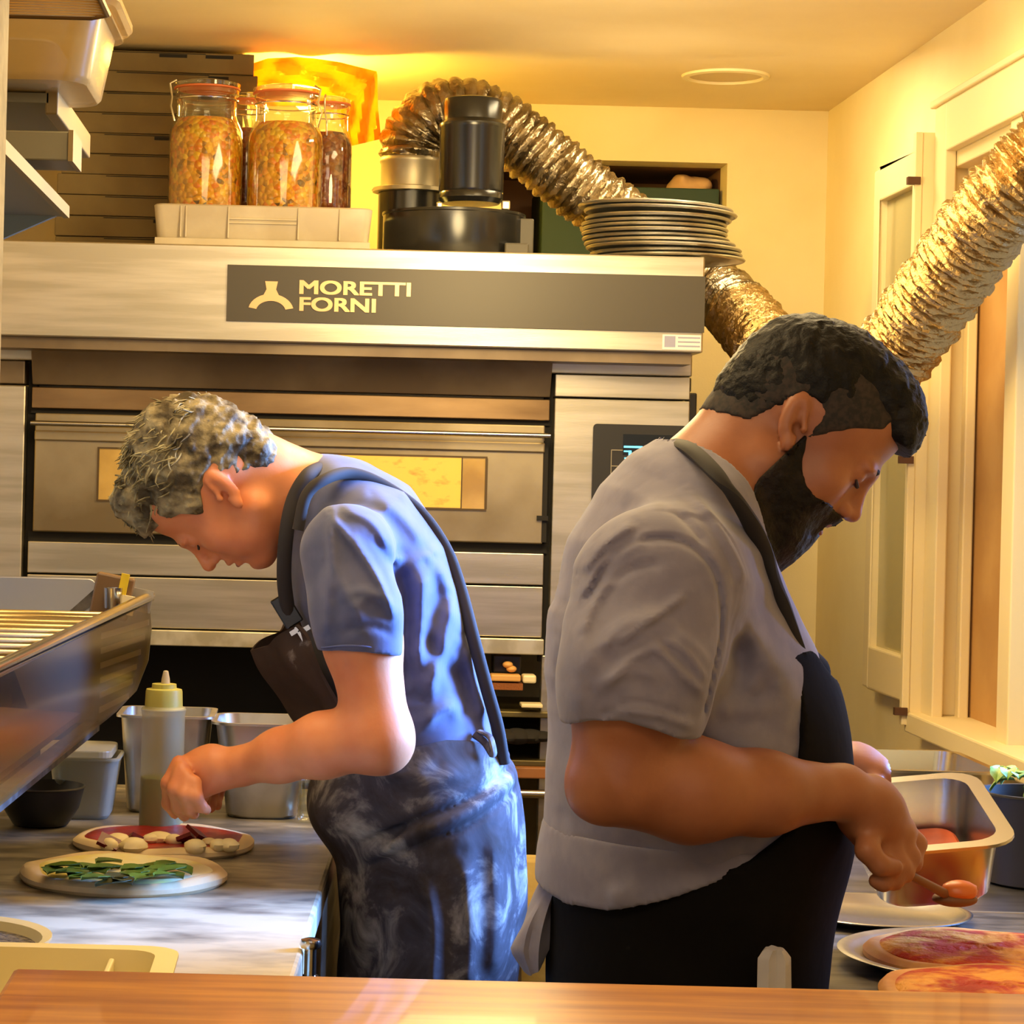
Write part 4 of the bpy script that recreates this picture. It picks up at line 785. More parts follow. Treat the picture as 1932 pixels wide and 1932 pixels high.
for i in range(30):
    q, rr = rn.uniform(0, 6.28), rn.uniform(0, .07); obj('salad_leaf', leaf((ga.x+rr*math.cos(q), 3.55+rr*math.sin(q), zt-.004+rn.uniform(0, .03)), .04, .012, rn.uniform(0, 6), .008, rn.uniform(-.6, .6)), mat('salad_green', (96, 140, 50), .5, c2=(170, 190, 110), ns=40), gpn, smooth=1)
# held gastronorm pan
NR = at(1927, 1590, 2.86); e1 = Vector((-.192, .013, -.024)); e2 = Vector((.011, .25, .056))
w_, d_ = e1.length, e2.length; ux = -e1.normalized(); uy = e2.normalized(); uy = (uy-ux*uy.dot(ux)).normalized(); uz = ux.cross(uy)
cen = NR+e1/2+e2/2; H = .085
Mh = Matrix.Translation(cen-uz*H)@Matrix((ux, uy, uz)).transposed().to_4x4()
mb = MB(); tub(mb, Mh, w_-.034, d_-.034, H, .035, .002, .017, .012, .004)
hp = tag(obj('held_steel_pan', mb, mat('held_pan_steel', (192, 188, 180), .26, 1), smooth=1), 'deep steel gastronorm pan tilted in the hands of the cook in black apron', 'pan')
sf = MB(); sf.loft([[Mh@Vector((x*k_, y*k_, z_)) for x, y in rrect(w_-.082, d_-.082, .025)] for z_, k_ in ((.008, 1), (.024, 1.0), (.03, .9))])
s_ = obj('orange_sauce', sf, mat('orange_sauce', (196, 84, 14), .5, c2=(160, 60, 8), ns=12, bump=.5, bs=30, bdist=.005), hp, smooth=1); s_['kind'] = 'stuff'
# ------------------------------------------------------------------ PEOPLE
def V3(p): return Vector(p)
class Head:
    """head frame: f forward, s to the viewer's side, u towards the crown; origin between the ears"""
    def __init__(s, o, fa, yaw, roll, k, side):
        f = Vector((math.cos(fa), 0, -math.sin(fa))); u = Vector((math.sin(fa), 0, math.cos(fa))) if side > 0 else Vector((-math.sin(fa), 0, -math.cos(fa)))
        sd = Vector((0, -1, 0)); R = Matrix.Rotation(yaw, 3, u); f = R@f; sd = R@sd
        R = Matrix.Rotation(roll, 3, f); s.u = R@u; sd = R@sd
        s.f, s.s, s.o, s.k = f, sd, Vector(o), k
        s.R = Matrix((f, sd, s.u)).transposed()
    def p(s, a, b, c): return s.o+(s.f*a+s.s*b+s.u*c)*s.k
    def cone(s, a, b, ra, rb): return cone(s.p(*a), s.p(*b), ra*s.k, rb*s.k)
    def ell(s, c, r, tilt=0, ax='y'):
        R = s.R@Matrix.Rotation(tilt, 3, {'x': 'X', 'y': 'Y', 'z': 'Z'}[ax]); return elp(s.p(*c), [x*s.k for x in r], R)
    def loc(s, X, Y, Z):
        x, y, z = X-s.o.x, Y-s.o.y, Z-s.o.z
        return [(v.x*x+v.y*y+v.z*z)/s.k for v in (s.f, s.s, s.u)]
def build_head(Fd, H, jaw=1.0, nose=1.0, fat=0.0, earsz=1.0, et=-.3):
    P = Fd.put
    P(H.ell((-.012, 0, .052), (.094, .075, .083)), .01)
    P(H.ell((.030, 0, .045), (.066, .066, .072)), .03)
    P(H.ell((-.03, 0, .01), (.068, .062, .06)), .03)
    P(H.ell((.040, 0, -.015), (.052, .058, .070)), .03)
    for s_ in (-1, 1):
        P(H.cone((.005, s_*.052, -.048), (.072, s_*.020, -.078), .018+fat*.4, .017*jaw), .025)
        P(H.ell((.066, s_*.043, -.012), (.024, .022, .022)), .02)
        P(H.ell((.058, s_*.036, -.042), (.026, .022, .026)), .02)
        P(H.ell((.092, s_*.026, .034), (.010, .024, .007), s_*-.15, 'x'), .014)
    P(H.cone((.080, 0, -.080), (.084, 0, -.076), .017*jaw, .016), .02)
    P(H.ell((.082, 0, -.036), (.022, .030, .026)), .018)
    P(H.cone((.095, -.012, .030), (.095, .012, .030), .010, .010), .014)
    for s_ in (-1, 1):
        P(H.ell((.108, s_*.034, .016), (.015, .014, .010)), .010, 's')
        P(H.ell((.081, s_*.032, .015), (.0135, .0145, .0125)), .003)
        P(H.ell((.0835, s_*.032, .0195), (.0135, .0160, .0085)), .004)
    n = nose
    P(H.ell((.090, 0, .004), (.016, .017, .034)), .012); P(H.ell((.064, 0, .078), (.032, .050, .040)), .02)
    P(H.cone((.096, 0, .026), (.119*n+.001, 0, -.010), .0065, .0088), .010)
    P(H.ell((.1175*n, 0, -.0135), (.0105, .0095, .0085)), .008)
    for s_ in (-1, 1):
        P(H.ell((.1055, s_*.0125, -.0175), (.0105, .0065, .0078)), .006)
        P(H.ell((.108, s_*.0065, -.0255), (.005, .0032, .004)), .003, 's')
    P(H.cone((.1005, -.017, -.0395), (.1005, .017, -.0395), .0045, .0045), .007); P(H.ell((.104, 0, -.039), (.0065, .014, .005)), .006)
    P(H.cone((.0985, -.014, -.0535), (.0985, .014, -.0535), .005, .005), .007)
    P(H.ell((.110, 0, -.0462), (.013, .024, .0016)), .003, 's')
    P(H.ell((.104, 0, -.0645), (.008, .02, .004)), .008, 's')
    for s_ in (-1, 1):          # ears
        e = earsz; c = (-.004, s_*.077, .004)
        q = lambda a, b, d: (c[0]+a*math.cos(et)+d*math.sin(et), s_*b, .004-a*math.sin(et)+d*math.cos(et))
        P(H.ell(q(-.004, .075, .004), (.0135*e, .0075, .029*e), et, 'y'), .005)
        P(H.ell(q(.002, .077, -.024*e), (.008, .006, .011), et, 'y'), .005)
        P(H.ell(q(.001, .0845, .006), (.0085*e, .0075, .019*e), et, 'y'), .0025, 's')
        P(H.ell(q(.004, .079, -.006), (.0055, .011, .008), et, 'y'), .002, 's')
        P(H.cone(q(-.005, .0785, .016*e), q(-.005, .0790, -.010), .0026, .0026), .003)
        P(H.cone(q(.004, .0785, .024*e), q(.010, .0775, .004), .0022, .0022), .003)
        P(H.ell(q(.0125, .0765, -.004), (.0045, .004, .006), et, 'y'), .004)
def hand(Fd, palm, fingers, k=.006):
    for a, b, ra, rb, sy in palm: Fd.put(cone(a, b, ra, rb, sy), .014)
    for f in fingers:
        pts, r = f
        for i in range(len(pts)-1): Fd.put(cone(pts[i], pts[i+1], r[i], r[i+1]), k)
def skinmat(name, c, c2, lip=None):
    return mat(name, c, .46, c2=c2, ns=14, nmix=(.35, .7), bump=.25, bs=260, bdist=.0006, sss=.12, spec=.4)
def floury(name, base, base2, flour, lo=.6, hi=.75):
    m = bpy.data.materials.new(name); m.use_nodes = True; nt = m.node_tree; N, L = nt.nodes, nt.links; p = N['Principled BSDF']; p.inputs['Roughness'].default_value = .9; p.inputs['Specular IOR Level'].default_value = .12
    tc = N.new('ShaderNodeTexCoord'); n = N.new('ShaderNodeTexNoise'); n.inputs['Scale'].default_value = 11; n.inputs['Detail'].default_value = 9; n.inputs['Roughness'].default_value = .62; n.inputs['Distortion'].default_value = .7
    L.new(tc.outputs['Object'], n.inputs[0]); r = N.new('ShaderNodeValToRGB'); r.color_ramp.elements[0].position = .35; r.color_ramp.elements[0].color = (*s2l(base), 1); r.color_ramp.elements[1].position = hi; r.color_ramp.elements[1].color = (*s2l(flour), 1)
    e = r.color_ramp.elements.new(lo); e.color = (*s2l(base2), 1); L.new(n.outputs[0], r.inputs[0]); L.new(r.outputs[0], p.inputs['Base Color'])
    b = N.new('ShaderNodeBump'); b.inputs['Distance'].default_value = .003; b.inputs['Strength'].default_value = .4; n2 = N.new('ShaderNodeTexNoise'); n2.inputs['Scale'].default_value = 30; L.new(tc.outputs['Object'], n2.inputs[0]); L.new(n2.outputs[0], b.inputs['Height']); L.new(b.outputs[0], p.inputs['Normal'])
    MATS[name] = m; return m
def hairmat(name, c, c2, st=(1, 1, 1)): return mat(name, c, .55, c2=c2, ns=34, nmix=(.42, .66), bump=.7, bs=120, bdist=.004, stretch=st, spec=.15)
def strands(mb, roots, n, fn, r=.0009):
    for i in range(n): mb.tube(fn(i), [r, r*.9, r*.6, r*.2], 4)
def poly(pts, d): return [at(u, v, d) for u, v in pts]
def ipz(pts, d):                # piecewise-linear X(Z) from pixel points at distance d
    P = sorted([(at(u, v, d).z, at(u, v, d).x) for u, v in pts]); zs = [p[0] for p in P]; xs = [p[1] for p in P]
    return lambda Z: np.interp(Z, zs, xs)
def ipx(pts, d):
    P = sorted([(at(u, v, d).x, at(u, v, d).z) for u, v in pts]); xs = [p[0] for p in P]; zs = [p[1] for p in P]
    return lambda X: np.interp(X, xs, zs)
def strap(pts, w, t, up=None): return MB().tube(smoothpath(pts, 8), w, 12, flat=t, up=up)
def legs(par, x, y, top, m, shoe, dx=.0, gap=.10):
    for s_ in (-1, 1):
        yy = y+s_*gap; f = Field((x-.16, yy-.13, .05), (x+.16, yy+.13, top+.1), .009)
        f.put(cone((x+dx, yy, top), (x+.005, yy, .5), .098, .072), .02).put(cone((x+.005, yy, .5), (x-.01, yy, .09), .072, .058), .02)
        link('trouser_leg', f.mesh('trouser_leg'), m, par)
        d = 1 if shoe > 0 else -1; g = Field((x-.2, yy-.07, -.01), (x+.2, yy+.07, .12), .006)
        g.put(cone((x-.04*d, yy, .045), (x+.11*d, yy, .035), .045, .038), .02).cut(lambda X, Y, Z: .002-Z)
        link('shoe', g.mesh('shoe'), mat('black_shoe', (28, 26, 24), .5), par)

# ================================================================= cook on the left, bent over the marble bench
DL = 3.55
A = thing('person', (at(810, 1700, DL).x, DL, 0), 'person bent over the marble bench, curly grey hair, blue t-shirt and floury dark apron', 'person')
skinL = skinmat('skin_fair', (226, 146, 98), (208, 122, 78))
Hd = Head(at(432, 918, 3.50), math.radians(109), math.radians(-8), 0, 1.0, -1)
h = .0036
B_ = Field((at(250, 900, 3.4).x-.06, 3.14, at(800, 1560, DL).z-.02), (at(985, 900, DL).x+.02, 3.98, at(400, 700, DL).z+.03), h)
# torso: (u, v, radius, widening)
TS = [((815, 1545), .118, 1.35), ((796, 1440), .112, 1.35), ((772, 1330), .106, 1.45), ((738, 1200), .112, 1.6), ((700, 1080), .112, 1.75), ((668, 1000), .092, 1.9), ((628, 950), .062, 2.3)]
torso = [(at(*p, DL), r, s_) for p, r, s_ in TS]
def put_torso(Fd, extra=0, segs=torso, k=.03):
    for (a, ra, sa), (b, rb, sb) in zip(segs, segs[1:]): Fd.put(cone(a, b, ra+extra, rb+extra, (sa+sb)/2), k)
put_torso(B_, -.012)
shL, elL, wrL = at(655, 1040, 3.31), at(716, 1392, 3.26), at(452, 1446, 3.36)
B_.put(cone(shL, at(684, 1210, 3.28), .054, .052), .03).put(cone(at(684, 1210, 3.28), elL, .052, .041), .02)
B_.put(cone(elL, at(722, 1408, 3.27), .037, .034), .02)
B_.put(cone(elL, at(610, 1406, 3.29), .040, .043), .03).put(cone(at(610, 1406, 3.29), at(530, 1425, 3.32), .043, .035), .02).put(cone(at(530, 1425, 3.32), wrL, .035, .0265), .02)
# neck
B_.put(cone(at(612, 955, DL), at(505, 900, 3.51), .068, .060, 1.05), .04); B_.put(cone(at(560, 975, DL), at(490, 955, 3.51), .050, .048), .03)
build_head(B_, Hd, jaw=1.0, nose=1.0, earsz=1.12, et=-.28)
# near hand: back of the hand towards us, fingers bunched and pinching downwards
def P_(u, v, d): return at(u, v, d)
hand(B_, [(wrL, P_(392, 1448, 3.38), .025, .028, 1.15), (P_(400, 1440, 3.38), P_(345, 1452, 3.38), .026, .019, 1.5), (P_(415, 1462, 3.37), P_(372, 1490, 3.37), .022, .016, 1.3)],
 [([P_(338, 1440, 3.36), P_(318, 1478, 3.35), P_(318, 1516, 3.37), P_(330, 1535, 3.385)], [.0115, .0105, .0092, .008]),
  ([P_(342, 1452, 3.345), P_(330, 1490, 3.33), P_(336, 1524, 3.345), P_(348, 1540, 3.36)], [.0115, .0105, .0092, .008]),
  ([P_(352, 1466, 3.335), P_(348, 1500, 3.32), P_(356, 1526, 3.335), P_(366, 1536, 3.35)], [.0108, .0098, .0088, .0078]),
  ([P_(368, 1476, 3.33), P_(370, 1504, 3.32), P_(380, 1522, 3.33), P_(390, 1528, 3.34)], [.0098, .009, .008, .007]),
  ([P_(395, 1470, 3.40), P_(378, 1502, 3.41), P_(352, 1522, 3.405), P_(338, 1530, 3.40)], [.014, .0115, .0098, .0085])])
# far arm and hand reach in behind the near one
B_.put(cone(at(660, 1050, 3.80), at(700, 1370, 3.86), .052, .040), .03).put(cone(at(700, 1370, 3.86), at(470, 1440, 3.66), .038, .026), .03)
hand(B_, [(at(470, 1440, 3.66), P_(405, 1462, 3.62), .024, .025, 1.2)],
 [([P_(392, 1460, 3.62), P_(372, 1492, 3.60), P_(374, 1520, 3.59)], [.011, .0098, .0082]), ([P_(402, 1468, 3.635), P_(384, 1500, 3.63), P_(386, 1524, 3.61)], [.011, .0098, .0082]),
  ([P_(412, 1474, 3.65), P_(398, 1504, 3.65), P_(398, 1524, 3.63)], [.0105, .0092, .008]), ([P_(420, 1478, 3.665), P_(410, 1502, 3.67), P_(410, 1520, 3.65)], [.0095, .0085, .0075]),
  ([P_(400, 1456, 3.60), P_(384, 1480, 3.575), P_(372, 1506, 3.575)], [.0115, .0105, .009])])
link('body', B_.mesh('body'), skinL, A)
# face details
def brows(H, par, bm__, lm, w):
    for s_ in (-1, 1):
        obj('eyebrow', MB().tube([H.p(.0985, s_*.013, .030), H.p(.1000, s_*.027, .0365), H.p(.0890, s_*.046, .034)], [.0026*w, .0036*w, .0016*w], 8), bm__, par, smooth=1)
        obj('eyelashes', MB().tube([H.p(.0945, s_*.020, .0105), H.p(.0970, s_*.031, .0090), H.p(.0905, s_*.0435, .0115)], [.0011*w, .0020*w, .0011*w], 6), lm, par, smooth=1)
brows(Hd, A, hairmat('brow_brown', (86, 66, 46), (110, 88, 62)), mat('lash', (44, 30, 22), .7), 1)
lp = MB().tube([Hd.p(.099, -.018, -.0455), Hd.p(.1055, -.006, -.0405), Hd.p(.1055, .006, -.0405), Hd.p(.099, .018, -.0455)], [.0015, .0032, .0032, .0015], 8).tube([Hd.p(.099, -.017, -.049), Hd.p(.1045, 0, -.0525), Hd.p(.099, .017, -.049)], [.0015, .0038, .0015], 8)
obj('lips', lp, mat('lip_rose', (166, 92, 76), .45), A, smooth=1)
# hair
HF_ = Field(*[[f_(Hd.p(a, b, c)[i] for a in (-.16, .16) for b in (-.14, .14) for c in (-.12, .2))+d_ for i in range(3)] for f_, d_ in ((min, -.01), (max, .01))], .0034)
HF_.put(Hd.ell((-.016, 0, .064), (.100, .082, .090)), .01).put(Hd.ell((-.055, 0, .022), (.056, .067, .058)), .02)
HF_.put(Hd.ell((.055, 0, .118), (.050, .058, .036), -.3), .02).put(Hd.ell((.086, 0, .092), (.026, .052, .028)), .02).put(Hd.ell((-.02, 0, .115), (.07, .065, .046)), .02)
HF_.put(Hd.cone((-.066, -.03, -.022), (-.066, .03, -.022), .028, .028), .02)
for s_ in (-1, 1): HF_.put(Hd.ell((.030, s_*.064, .050), (.036, .014, .040)), .02)
HF_.noise(.0058, (150, 150, 150), 3); HF_.noise(.0034, (380, 380, 380), 8)
def lcut(X, Y, Z):
    a, b, c = Hd.loc(X, Y, Z)
    return np.minimum(np.maximum(np.maximum(a-.045-.55*(c-.06), .012-c+np.clip((-.02-a), 0, .05)*1.0), -1), 1) if 0 else np.maximum(a-np.interp(c, [-.08, .0, .05, .075, .095, .2], [-.03, .034, .050, .083, .13, .2]).astype(np.float32), np.interp(a, [-.12, -.07, -.03, -.018, .008, .03, .05], [-.062, -.056, -.026, .030, .034, .022, .012]).astype(np.float32)-c)*.9
HF_.cut(lcut)
hm = HF_.mesh('hair'); hl = hairmat('grey_curls', (74, 64, 48), (160, 146, 112))
hairo = link('hair', hm, hl, A)
# loose curls standing off the cap
sm = MB(); rn = random.Random(5)
for i in range(620):
    a, e = rn.uniform(0, 6.283), rn.uniform(.1, 1.5)
    d = Vector((math.cos(a)*math.cos(e), math.sin(a)*math.cos(e), math.sin(e))); c = (-.012+.100*d.x, .083*d.y, .064+.092*d.z)
    if c[0] > .03: c = (c[0]+.012, c[1], c[2]+.010)
    if c[2] < .05 and c[0] > .02: continue
    if c[2] < .02: continue
    g = [Vector(c)]; dr = Vector((.8+rn.uniform(-.6, .6), rn.uniform(-.7, .7), .35+rn.uniform(-.6, .6))); dr = dr-d*dr.dot(d)*.8; L_ = rn.uniform(.016, .034); cv = Vector((rn.uniform(-1, 1), rn.uniform(-1, 1), rn.uniform(-1, 1)))*.5
    for j in range(1, 4): g.append(g[-1]+(dr.normalized()+cv*(j-1)*.8+d*(.32 if j < 3 else -.2)).normalized()*L_/3)
    sm.tube([Hd.p(*q) for q in g], [.0015, .0014, .0011, .0004], 4)
cur = obj('curls', sm, hairmat('grey_curls_light', (96, 86, 62), (196, 184, 142)), hairo, smooth=1); cur['kind'] = 'stuff'
# shirt
S = B_.copy(); S.f[:] = .5
put_torso(S, .004); 
S.put(cone(shL+Vector((.0, 0, .0)), at(678, 1165, 3.28), .066, .064), .035).put(cone(at(678, 1150, 3.28), at(690, 1262, 3.27), .064, .057), .02)
S.put(cone(at(655, 1050, 3.80), at(690, 1250, 3.84), .064, .055), .035)
S.put(cone(at(628, 965, DL), at(585, 945, DL), .070, .066, 1.2), .03)
for pts, w_, a_ in (([(620, 965), (690, 1060), (742, 1150)], .008, .010), ([(618, 975), (640, 1090), (690, 1180)], .010, .007), ([(622, 968), (625, 1060), (628, 1130)], .009, .007), ([(640, 960), (700, 985), (735, 1040)], .008, .006), ([(660, 1150), (700, 1120), (750, 1160)], .009, .005)):
    S.fold([at(u, v, 3.27) for u, v in pts], w_*.8, a_*.9, 3.0, 3.40)
for pts, a_ in (([(752, 1050), (765, 1130), (768, 1220), (772, 1300)], -.012), ([(800, 1060), (790, 1180), (780, 1270)], .008), ([(850, 1120), (835, 1220), (800, 1320)], .009), ([(880, 1200), (905, 1300), (930, 1380)], .007), ([(780, 1370), (840, 1335), (880, 1350)], .010), ([(770, 1330), (820, 1300)], -.006)):
    S.fold([at(u, v, 3.39) for u, v in pts], .011, a_*1.1, 3.0, 3.55)
for pts, a_, w_ in (([(650, 1120), (690, 1110), (730, 1130)], .005, .008), ([(612, 1060), (618, 1130), (616, 1200)], .006, .010), ([(640, 1190), (690, 1175), (745, 1195)], -.004, .007), ([(700, 1010), (740, 1070), (757, 1130)], -.006, .009), ([(660, 1000), (710, 1080), (745, 1170)], .006, .007)):
    S.fold([at(u, v, 3.27) for u, v in pts], w_*.8, a_, 3.0, 3.40)
for pts, a_ in (([(820, 1050), (850, 1120), (865, 1200)], .008), ([(700, 930), (760, 975), (810, 1040)], .006), ([(790, 1180), (830, 1240), (870, 1300)], -.007), ([(860, 1240), (880, 1330), (890, 1380)], -.008)):
    S.fold([at(u, v, 3.39) for u, v in pts], .011, a_, 3.0, 3.55)
S.noise(.0014, (45, 30, 45), 9)
hemz = ipx([(560, 1228), (600, 1226), (640, 1222), (690, 1224), (765, 1236), (790, 1300), (800, 1400)], 3.28); bx_ = ipz([(560, 1250), (580, 1300)], 3.3)
nk = at(560, 925, DL)
def lsh(X, Y, Z):
    # sleeves end at the hem; torso carries on to the waist; neckline is a slanted plane
    sleeve = np.where((np.abs(Y-DL) > .185) & (X < at(775, 1200, 3.28).x), hemz(X)-Z, -1)
    waist = at(800, 1425, DL).z+.10*(X-at(800, 1425, DL).x)-Z
    neck = -((X-at(562, 900, DL).x)*.93-(Z-at(562, 900, DL).z)*.10)-0*X
    nk2 = np.where(np.abs(Y-DL) < .16, neck, -1)
    return np.maximum(np.maximum(sleeve, waist), nk2)
S2 = S.copy(); S.cut(lsh)
shirt = mat('slate_blue_cotton', (84, 86, 116), .9, c2=(74, 78, 108), ns=30, bump=.15, bs=500, bdist=.0005, sheen=.2)
link('t_shirt', S.mesh('t_shirt'), shirt, A)
hm_ = MB().tube(smoothpath([at(607, 1222, 3.24), at(650, 1218, 3.215), at(700, 1221, 3.215), at(755, 1232, 3.25)], 6), .0012, 6); obj('sleeve_hem', hm_, mat('hem_stitch', (88, 96, 140), .9), A, smooth=1)
# apron: wrapped round the hips and hanging, with a sagging bib
ap = floury('floury_denim', (54, 48, 48), (74, 70, 76), (186, 180, 172), .52, .76)
h2 = .0048
Q = Field((at(600, 1400, 3.3).x-.06, 3.20, .42), (at(990, 1400, DL).x+.05, 3.92, at(700, 1340, DL).z), h2)
SK = [((775, 1395), .124, 1.35), ((790, 1490), .138, 1.35), ((812, 1580), .130, 1.45), ((816, 1700), .130, 1.45), ((806, 1850), .124, 1.5), ((800, 2050), .122, 1.5), ((800, 2200), .12, 1.5)]
sk_ = [(at(*p, DL), r, s_) for p, r, s_ in SK]; put_torso(Q, .0, sk_, .04)
Q.put(cone(at(690, 1450, DL), at(668, 1510, DL), .060, .062, 2.4), .04); Q.put(cone(at(670, 1510, DL), at(700, 1560, DL), .060, .05, 2.3), .03)
Q.fold(poly([(680, 1596), (780, 1545), (870, 1510), (990, 1455)], 3.38), .006, -.007, 3.1, 3.6); Q.fold(poly([(690, 1612), (790, 1562), (880, 1528), (990, 1476)], 3.38), .009, .005, 3.1, 3.6); Q.fold(poly([(690, 1640), (800, 1585), (880, 1552), (990, 1500)], 3.38), .005, -.005, 3.1, 3.6)
Q.ridge(poly([(640, 1595), (700, 1600), (760, 1568)], 3.37), .011, -.012)
for pts, a_ in (([(740, 1660), (735, 1760), (720, 1880)], .008), ([(800, 1640), (815, 1760), (805, 1880)], .010), ([(870, 1600), (885, 1740), (880, 1880)], .008), ([(930, 1560), (940, 1700), (930, 1860)], .007), ([(700, 1440), (760, 1460), (830, 1440)], .008), ([(760, 1500), (820, 1470), (900, 1450)], .006), ([(690, 1500), (740, 1520)], .006)):
    Q.fold(poly(pts, 3.37), .013, a_, 3.1, 3.5)
Q.noise(.003, (28, 22, 26), 4)
topz = ipx([(600, 1420), (640, 1400), (700, 1378), (770, 1385), (830, 1372), (880, 1378), (940, 1405), (980, 1430)], DL)
Q.cut(lambda X, Y, Z: np.maximum(Z-topz(X), .50-Z))
link('apron_skirt', Q.mesh('apron_skirt'), ap, A)
# sagging bib: a cloth panel creased down the middle
BN = [(558, 1180, 3.43), (580, 1225, 3.42), (615, 1300, 3.41), (655, 1380, 3.40), (690, 1450, 3.40)]
BM = [(470, 1230, 3.56), (505, 1283, 3.56), (542, 1335, 3.56), (578, 1385, 3.56), (612, 1470, 3.55)]
def bibf(u, v):
    t = v*4; i = min(int(t), 3); q = t-i; lp = lambda L: at(*[L[i][k]*(1-q)+L[i+1][k]*q for k in range(3)])
    n, m = lp(BN), lp(BM); s_ = abs(1-2*u)**.8; p = m.lerp(n, s_)
    if u > .5: p.y = 2*m.y-p.y
    p.x += .004*math.sin(u*19+v*4)+.003*math.sin(v*13+u*5); p.z += .003*math.sin(u*14+v*8); return p
Qb_ = sheet(25, 30, bibf, (.004, 0, .002))
bib = floury('floury_brown_bib', (64, 52, 46), (76, 62, 56), (190, 180, 172), .64, .82)
obj('apron_bib', Qb_, bib, A, smooth=1)
# straps
dk = mat('dark_strap', (46, 40, 38), .85)
st1 = strap([at(545, 1165, 3.47), at(536, 1090, 3.44), at(540, 1010, 3.42), at(553, 945, 3.42), at(578, 900, 3.43), at(604, 884, 3.50), at(600, 890, 3.6)], .011, 1.0); obj('neck_strap', st1, dk, A, smooth=1)
st2 = strap([at(562, 1000, 3.36), at(578, 935, 3.36), at(612, 905, 3.37), at(660, 893, 3.42), at(720, 915, 3.45), at(790, 965, 3.46), at(840, 1035, 3.46), at(868, 1110, 3.45), at(892, 1200, 3.43), at(916, 1290, 3.43), at(938, 1370, 3.44), at(950, 1440, 3.45)], .0105, .8); obj('back_strap', st2, dk, A, smooth=1)
bk_ = MB(); m = TM((0, 0, 0), 0, 0, 1.0); bk_.obox(at(541, 1152, 3.46), (.024, .004, .014), m); obj('strap_adjuster', bk_, black, A, bevel=.002)
bk_ = MB(); bk_.obox(at(558, 1190, 3.44), (.0035, .004, .009), m).obox(at(574, 1188, 3.44), (.0035, .004, .009), m).obox(at(566, 1196, 3.44), (.012, .003, .0025), m); obj('strap_buckle', bk_, chrome, A)
lp_ = MB().tube(smoothpath([at(905, 1380, 3.42), at(925, 1392, 3.40), at(932, 1425, 3.40), at(915, 1400, 3.41), at(895, 1385, 3.42)], 5), .006, 8, flat=.5); obj('waist_tie', lp_, ap, A, smooth=1)
legs(A, at(800, 1900, DL).x, DL, .80, mat('dark_trousers', (52, 50, 56), .9), -1)

# ================================================================= cook on the right, in front
DR = 2.78
Bq = thing('person', (at(1300, 1700, DR).x, DR, 0), 'person with dark hair and beard, grey t-shirt and black apron, holding a steel pan', 'person')
skinR = skinmat('skin_brown', (162, 104, 72), (144, 88, 58))
Hr = Head(at(1486, 818, 2.78), math.radians(45), math.radians(-7), 0, 1.015, 1)
h = .0038
C_ = Field((at(1040, 900, DR).x-.02, 2.36, at(1300, 1700, DR).z), (at(1745, 900, DR).x+.03, 3.22, at(1500, 570, DR).z+.02), h)
TR_ = [((1308, 1640), .150, 1.25), ((1305, 1540), .158, 1.22), ((1305, 1400), .156, 1.25), ((1285, 1270), .142, 1.38), ((1262, 1150), .120, 1.6), ((1262, 1060), .106, 1.85), ((1280, 985), .082, 2.2), ((1300, 945), .062, 2.4)]
tr_ = [(at(*p, DR), r, s_) for p, r, s_ in TR_]
put_torso(C_, -.012, tr_)
shR, elR, wrR = at(1238, 1125, 2.59), at(1148, 1462, 2.50), at(1590, 1494, 2.60)
C_.put(cone(shR, at(1195, 1300, 2.50), .066, .062), .03).put(cone(at(1195, 1300, 2.50), at(1158, 1455, 2.50), .062, .044), .03)
C_.put(cone(at(1150, 1480, 2.50), at(1120, 1500, 2.50), .042, .022), .03)
C_.put(cone(at(1168, 1470, 2.50), at(1300, 1490, 2.52), .043, .051), .03).put(cone(at(1300, 1490, 2.52), at(1440, 1496, 2.55), .051, .043), .03).put(cone(at(1440, 1496, 2.55), wrR, .042, .028), .02)
# neck
C_.put(cone(at(1335, 985, DR), at(1415, 862, 2.79), .074, .064, 1.1), .045); C_.put(cone(at(1385, 1000, DR), at(1455, 920, 2.79), .050, .052, 1.2), .03)
C_.put(cone(at(1310, 930, DR), at(1400, 830, 2.79), .056, .056, 1.1), .03)
build_head(C_, Hr, jaw=1.1, nose=.97, fat=.01, earsz=1.06, et=-.42)
# near hand: knuckles up, fingers curled round the spoon handle
hand(C_, [(wrR, P_(1650, 1530, 2.63), .028, .032, 1.2), (P_(1640, 1515, 2.63), P_(1690, 1570, 2.65), .030, .023, 1.4), (P_(1630, 1545, 2.62), P_(1665, 1600, 2.64), .027, .022, 1.2)],
 [([P_(1700, 1560, 2.66), P_(1728, 1592, 2.66), P_(1722, 1628, 2.645), P_(1698, 1640, 2.635)], [.0125, .0115, .010, .009]),
  ([P_(1692, 1580, 2.635), P_(1716, 1616, 2.63), P_(1706, 1648, 2.62), P_(1684, 1654, 2.615)], [.0125, .0115, .010, .009]),
  ([P_(1678, 1594, 2.62), P_(1698, 1634, 2.615), P_(1686, 1662, 2.61), P_(1668, 1662, 2.605)], [.012, .011, .0098, .0088]),
  ([P_(1660, 1604, 2.61), P_(1676, 1642, 2.605), P_(1666, 1666, 2.60), P_(1652, 1662, 2.60)], [.011, .0098, .0088, .008]),
  ([P_(1640, 1568, 2.60), P_(1636, 1604, 2.585), P_(1660, 1632, 2.585), P_(1688, 1636, 2.595)], [.0145, .0125, .0112, .0095])])
